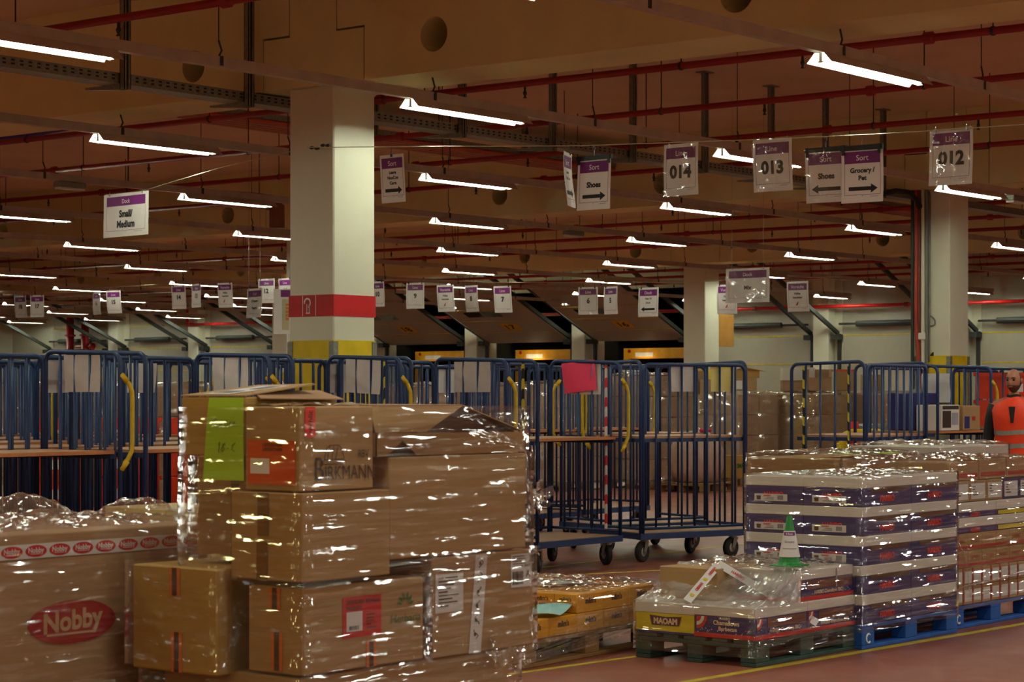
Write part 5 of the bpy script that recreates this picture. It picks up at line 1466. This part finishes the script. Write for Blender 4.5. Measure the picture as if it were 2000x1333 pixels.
# orange crates behind the left cages
ORANGE = mat('crate_orange', (226, 62, 22), .45)
cr = thing('plastic_crate', '', 'crate', (0, 0, 0), 0, 'orange plastic crates behind the cages')
mb = MB(); mb.plate([(0, 0, 0), (.58, 0, 0), (.60, 0, .30), (-.02, 0, .30)], (0, .02, 0)); mb.box(0, .02, 0, .58, .38, .015); mb.box(0, .38, 0, .58, .40, .30); mb.box(-.01, .02, 0, .01, .38, .30); mb.box(.57, .02, 0, .59, .38, .30); mb.build('crate_body', ORANGE, cr)
mb = MB(); mb.box(-.03, -.012, .26, .61, .0, .30); mb.box(-.03, .40, .26, .61, .412, .30); mb.build('crate_rim', ORANGE, cr)
mb = MB(); mb.box(.2, -.003, .08, .38, 0, .18); mb.build('crate_label', LABEL, cr)
first_c = True
for n, (x, d, hs) in enumerate(((50, 22.6, 4), (190, 22.8, 4), (330, 23.0, 4))):
    pp = onD(x, 760, d)
    for q in range(hs):
        lab = 'orange plastic crate in the %s stack behind the left cages, %s from below' % (ORD[n], ORD[q])
        if first_c: c = cr; c['label'] = lab; first_c = False
        else: c = dup(cr, (0, 0, 0), 0, lab)
        c.location = (pp[0], pp[1] , .31 * q + .001); c.rotation_euler = (0, 0, YAW - PI / 2)
# grey container, barrier, cone and broom near the right-hand pillar
GREYP = mat('bin_grey', (118, 120, 108), .55)
p = onD(1752, 900, 25.2)
g = thing('wheeled_container', 'grey wheeled container with open dark front behind the striped cage', 'container', (p[0], p[1], 0), YAW - PI / 2)
mb = MB(); mb.cbox(-.36, 0, .12, -.16, .7, 1.12, .01); mb.cbox(.20, 0, .12, .36, .7, 1.12, .01); mb.box(-.16, .66, .12, .20, .7, 1.06); mb.box(-.16, 0, .12, .20, .7, .3); mb.build('container_shell', GREYP, g)
mb = MB(); mb.cbox(-.38, -.02, 1.03, .38, .72, 1.13, .02); mb.build('container_lid', GREYP, g)
for x, y in ((-.3, .1), (.3, .1), (-.3, .6), (.3, .6)):
    mb = MB(); mb.lathe([(.06, -.02), (.06, .02)], (x, y, .06), 12, axis='y'); mb.build('wheel', TYRE, g)
p = onD(1830, 900, 26.3)
g = thing('grey_cabinet', 'grey cabinet at the foot of the right-hand pillar', 'cabinet', (p[0], p[1], 0), YAW - PI / 2)
mb = MB(); mb.cbox(-.26, 0, .0, .26, .4, 1.02, .01); mb.build('cabinet_body', GREYP, g); mb = MB(); mb.box(.02, -.012, .55, .16, -.001, .60); mb.build('cabinet_handle', DARK, g)
p = onD(1690, 900, 23.2)
g = thing('guard_barrier', 'yellow tubular guard hoop behind the striped cage', 'barrier', (p[0], p[1], 0), YAW - PI / 2)
mb = MB(); mb.tube([(-.24, 0, 0), (-.24, 0, .98), (-.21, 0, 1.05), (-.14, 0, 1.075), (.14, 0, 1.075), (.22, 0, 1.05), (.25, 0, .98), (.25, 0, 0)], .04, 10); mb.build('hoop', YEL, g, smooth=True)
mb = MB(); mb.box(-.31, -.07, 0, -.17, .07, .012); mb.build('foot_plate', YEL, g); mb = MB(); mb.box(.18, -.07, 0, .32, .07, .012); mb.build('foot_plate', YEL, g)
p = onD(1668, 900, 24.6)
g = thing('traffic_cone', 'tall red and white traffic cone behind the yellow guard hoop', 'traffic cone', (p[0], p[1], 0))
CR = mat('cone_red', (214, 32, 26), .45)
mb = MB(); mb.cbox(-.2, -.2, 0, .2, .2, .03, .01); mb.build('cone_foot', DARK, g)
mb = MB(); mb.lathe([(.15, .03), (.118, .42)], (0, 0, 0), 20); mb.lathe([(.088, .78), (.05, 1.16), (.045, 1.17)], (0, 0, 0), 20); mb.build('cone_shell', CR, g, smooth=True)
mb = MB(); mb.lathe([(.118, .42), (.088, .78)], (0, 0, 0), 20); mb.build('white_sleeve', WHITE, g, smooth=True)
p = onD(1648, 900, 23.9)
g = thing('guard_post', 'yellow guard post beside the tall red cone', 'guard post', (p[0], p[1], 0))
mb = MB(); mb.cbox(-.06, -.06, 0, .06, .06, .95, .01); mb.build('post_body', YEL, g)
# bracket on the pillar
mb = MB(); mb.cbox(px - .14, py + .05, 1.42, px - .004, py + .46, 1.55, .01); mb.cbox(px - .16, py + .03, 1.36, px - .004, py + .48, 1.42, .01)
tag(mb.build('wall_shelf', GALV), 'grey metal bracket box on the yellow band of the right-hand pillar', 'bracket')
# loaded cage: blue crate, picture carton, brown carton, orange totes
gx, gy = 19.44, 10.05
c8.location = (gx, gy, 0); c8.rotation_euler = (0, 0, 0)
SH = 1.118
c = thing('storage_box', 'dark blue storage box on the shelf of the loaded cage', 'box', (gx + .30, gy + .42, SH)); mb = MB(); mb.cbox(0, 0, 0, .52, .32, .38, .01); mb.build('box_body', mat('box_blue', (30, 32, 100), .5), c)
c = carton('white carton with a dark picture on the shelf of the loaded cage', gx + .25, gy + .10, SH, gx + .64, gy + .38, SH + .26, TRAYW)
on_f(c, .02, .03, .20, .20, mat('picture_dark', (60, 42, 34), .5), 'carton_picture'); on_f(c, .02, .215, .37, .25, INK, 'print_bar'); on_f(c, .22, .06, .36, .18, mat('picture_grey', (160, 160, 168), .5), 'carton_panel')
c = carton('brown carton with blue print on the shelf of the loaded cage', gx + .68, gy + .08, SH, gx + 1.06, gy + .36, SH + .25, CARD)
on_f(c, .03, .02, .14, .14, mat('print_blue', (36, 40, 110), .6), 'print_patch'); on_f(c, .20, .10, .27, .14, TRED, 'print_patch')
for q in range(2):
    c = dup(cr, (gx + .06 + .60 * q, gy + .18, .50 if q else .50), 0, 'orange crate under the shelf of the loaded cage, %s of two' % ORD[q]); c.location = (gx + .05 + .57 * q, gy + .2, .264)
    c.scale = (.85, 1, 1)
    c = dup(cr, (0, 0, 0), 0, 'orange crate on top of the %s lower one in the loaded cage' % ORD[q]); c.location = (gx + .05 + .57 * q, gy + .2, .264 + .31); c.scale = (.85, 1, 1)
c = dup(cr, (0, 0, 0), 0, 'orange crate on the shelf of the cage behind the man in the vest'); c.location = (22.55, 10.8, SH)
c = dup(cr, (0, 0, 0), 0, 'upper orange crate in the cage behind the man in the vest'); c.location = (22.55, 10.8, SH + .31)
c = thing('hung_sheet', 'pale folded sheet hanging inside the loaded cage', 'sheet', (gx + 1.0, gy + .55, 1.40)); mb = MB(); mb.grid(lambda u, v: (.0 + .012 * math.sin(6 * v), -.16 + .32 * u, .30 * v), 8, 6); mb.build('sheet_cloth', PAPER, c, smooth=True)

# ================================================================== the man in the orange vest
def man(loc, rz):
    t = thing('person', 'bald man in orange reflective vest and dark clothes, standing by the loaded cage', 'person', loc, rz)
    SKIN = mat('skin', (170, 110, 84), .55, spot=.05); STUB = mat('stubble', (78, 56, 46), .7); CLOTH = mat('dark_jacket', (26, 26, 28), .8); VEST = mat('vest_orange', (255, 66, 16), .55); SILV = mat('reflex_silver', (150, 148, 140), .35); TROU = mat('dark_trousers', (30, 30, 36), .8)
    # one skinned body: pelvis, trunk, neck, arms with hands, legs with feet (facing -y)
    V = []; E = []; R = []
    def pt(p, r, par=None):
        V.append(p); R.append(r if isinstance(r, tuple) else (r, r))
        if par is not None: E.append((par, len(V) - 1))
        return len(V) - 1
    pel = pt((0, 0, .95), (.155, .115)); wst = pt((0, 0, 1.10), (.15, .11), pel); chs = pt((0, -.01, 1.30), (.175, .12), wst); upc = pt((0, 0, 1.42), (.13, .09), chs); nck = pt((0, .005, 1.50), .058, upc); n2 = pt((0, -.012, 1.56), .055, nck)
    for s_ in (-1, 1):
        sh_ = pt((s_ * .19, .005, 1.415), .062, upc); el = pt((s_ * .25, .03, 1.13), .044, sh_); wr_ = pt((s_ * .255, -.05, .90), .028, el)
        pm = pt((s_ * .255, -.085, .825), (.034, .022), wr_)
        for q, (dx, L_) in enumerate(((-.026, .062), (-.009, .075), (.009, .070), (.025, .055))):
            a = pt((s_ * .255 + dx, -.105, .785), .0095, pm); b2 = pt((s_ * .255 + dx * 1.05, -.112, .785 - L_ * .5), .0085, a); pt((s_ * .255 + dx, -.10, .785 - L_), .0075, b2)
        th = pt((s_ * .255 - s_ * .032, -.095, .84), .010, pm); pt((s_ * .255 - s_ * .05, -.12, .80), .009, th)
        hp = pt((s_ * .09, 0, .88), .09, pel); kn = pt((s_ * .10, -.015, .49), .058, hp); an = pt((s_ * .105, .02, .09), .042, kn); pt((s_ * .115, -.13, .045), (.045, .035), an)
    me = bpy.data.meshes.new('person_body'); me.from_pydata(V, E, []); me.update()
    o = bpy.data.objects.new('body', me); COL.objects.link(o); o.parent = t
    md = o.modifiers.new('skin', 'SKIN'); md.use_smooth_shade = True
    for i, r in enumerate(R): me.skin_vertices[0].data[i].radius = r
    me.skin_vertices[0].data[0].use_root = True
    sb = o.modifiers.new('sub', 'SUBSURF'); sb.levels = 1; sb.render_levels = 2
    me.materials.append(SKIN)
    # head with face
    mb = MB()
    def head(u, v):
        th = 2 * PI * u; ph = PI * v
        x, y, z = math.sin(ph) * math.sin(th), -math.sin(ph) * math.cos(th), math.cos(ph)
        f = max(0, -y)
        p = Vector((x * .076, y * .096, z * .118))
        if z < 0: p.x *= 1 - .32 * (-z) ** 1.5; p.y *= 1 - .10 * (-z)
        if z < -.2 and f > .5: p.y -= .012 * f * (-z)
        p.y += -.006 * f * math.exp(-((z - .28) / .14) ** 2)           # brow
        ey = math.exp(-((abs(x) - .42) / .16) ** 2) * math.exp(-((z - .08) / .12) ** 2) * f
        p.y += .011 * ey                                                # eye sockets
        p.y -= .024 * math.exp(-(x / .13) ** 2) * math.exp(-((z + .16) / .20) ** 2) * (f > .6)   # nose
        p.y -= .006 * math.exp(-(x / .30) ** 2) * math.exp(-((z + .50) / .10) ** 2) * (f > .5)   # mouth
        return p
    mb.grid(head, 48, 36)
    H = mb.build('head', SKIN, o, smooth=True, loc=(0, -.025, 1.655)); H.rotation_euler = (0, 0, -.25)
    mb = MB()
    for s_ in (-1, 1):
        mb.lathe([(.0, 0), (.012, .004), (.012, .012), (.0, .014)], (s_ * .031, -.089, .010), 10, axis='y')
    mb.build('eyes', mat('eye_dark', (30, 22, 20), .3), H)
    mb = MB()
    for s_ in (-1, 1): mb.tube([(s_ * .014, -.0985, .030), (s_ * .034, -.095, .036), (s_ * .052, -.083, .030)], .0045, 5)
    mb.build('eyebrows', STUB, H)
    mb = MB()
    for s_ in (-1, 1): mb.lathe([(.0, -.006), (.024, -.004), (.030, .004), (.018, .010)], (s_ * .076, .012, .0), 12, axis='x')
    mb.build('ears', SKIN, H, smooth=True)
    mb = MB(); mb.tube([(-.026, -.094, -.060), (0, -.103, -.058), (.026, -.094, -.060)], .005, 6); mb.build('lips', mat('lip', (140, 78, 66), .5), H)
    mb = MB()
    def beard(u, v):
        p = head(.5 + .5 * 0 + (u - .5) * .62 + .5, .62 + .30 * v); return p * 1.012
    mb.grid(beard, 20, 8); mb.build('stubble_beard', STUB, H, smooth=True)
    mb = MB()
    def hair(u, v): return head(.5 + (u - .5) * .56, .26 + .36 * v) * 1.012
    mb.grid(hair, 18, 8); mb.build('short_hair', STUB, H, smooth=True)
    # clothes follow the trunk
    def ring(mb, rows_, m=0, n=28):
        vs = []; fs = []
        for (z, rx, ry, cy) in rows_:
            for j in range(n):
                a = 2 * PI * j / n; vs.append((rx * math.sin(a), cy - ry * math.cos(a), z + .006 * math.sin(a * 3)))
        for i in range(len(rows_) - 1):
            for j in range(n): fs.append((i * n + j, i * n + (j + 1) % n, (i + 1) * n + (j + 1) % n, (i + 1) * n + j))
        mb._add(vs, fs, m)
    mb = MB(); ring(mb, [(.86, .19, .145, 0), (.98, .187, .147, 0), (1.12, .192, .148, -.005), (1.28, .210, .157, -.01), (1.36, .222, .148, -.008), (1.42, .212, .122, -.002), (1.465, .150, .10, .002), (1.495, .085, .08, .005)]); v_ = mb.build('vest', VEST, o, smooth=True)
    mb = MB(); ring(mb, [(.985, .191, .151, 0), (1.03, .192, .151, -.002)]); mb.build('reflective_band', SILV, v_); mb = MB(); ring(mb, [(1.12, .196, .152, -.005), (1.165, .198, .153, -.006)]); mb.build('reflective_band', SILV, v_)
    mb = MB(); ring(mb, [(.88, .183, .138, 0), (1.12, .184, .140, 0), (1.30, .20, .145, -.008), (1.40, .222, .115, 0), (1.455, .15, .095, 0), (1.49, .08, .075, 0)]); mb.build('dark_jacket', CLOTH, o, smooth=True)
    mb = MB(); mb.plate([(-.035, -.150, 1.46 - .06), (.03, -.150, 1.46 - .06), (.015, -.168, 1.24), (-.012, -.168, 1.24)], (0, -.004, 0)); ring(mb, [(1.46, .085, .075, .0), (1.52, .066, .066, .0)]); mb.build('dark_shirt', CLOTH, o)
    for s_ in (-1, 1):
        mb = MB(); mb.tube([(s_ * .185, .005, 1.42), (s_ * .225, .018, 1.28), (s_ * .25, .03, 1.13), (s_ * .254, -.01, 1.0), (s_ * .255, -.048, .905)], .070, 12, r2=.044); mb.build('sleeve', CLOTH, o, smooth=True)
        mb = MB(); mb.tube([(s_ * .092, 0, .93), (s_ * .097, -.008, .70), (s_ * .10, -.015, .49), (s_ * .104, .01, .25), (s_ * .105, .02, .07)], .105, 14, r2=.062); mb.build('trouser_leg', TROU, o, smooth=True)
        mb = MB(); mb.tube([(s_ * .106, .05, .05), (s_ * .11, -.05, .055), (s_ * .116, -.16, .04)], .055, 10, r2=.042); mb.v = [(x, y, max(z, 0.0)) for x, y, z in mb.v]; mb.build('shoe', DARK, o, smooth=True)
    return t
pu, pv = 19.55, 9.30
M_ = man((pu, pv, 0), YAW - PI / 2 - .35); M_.scale = (.975, .975, .975)
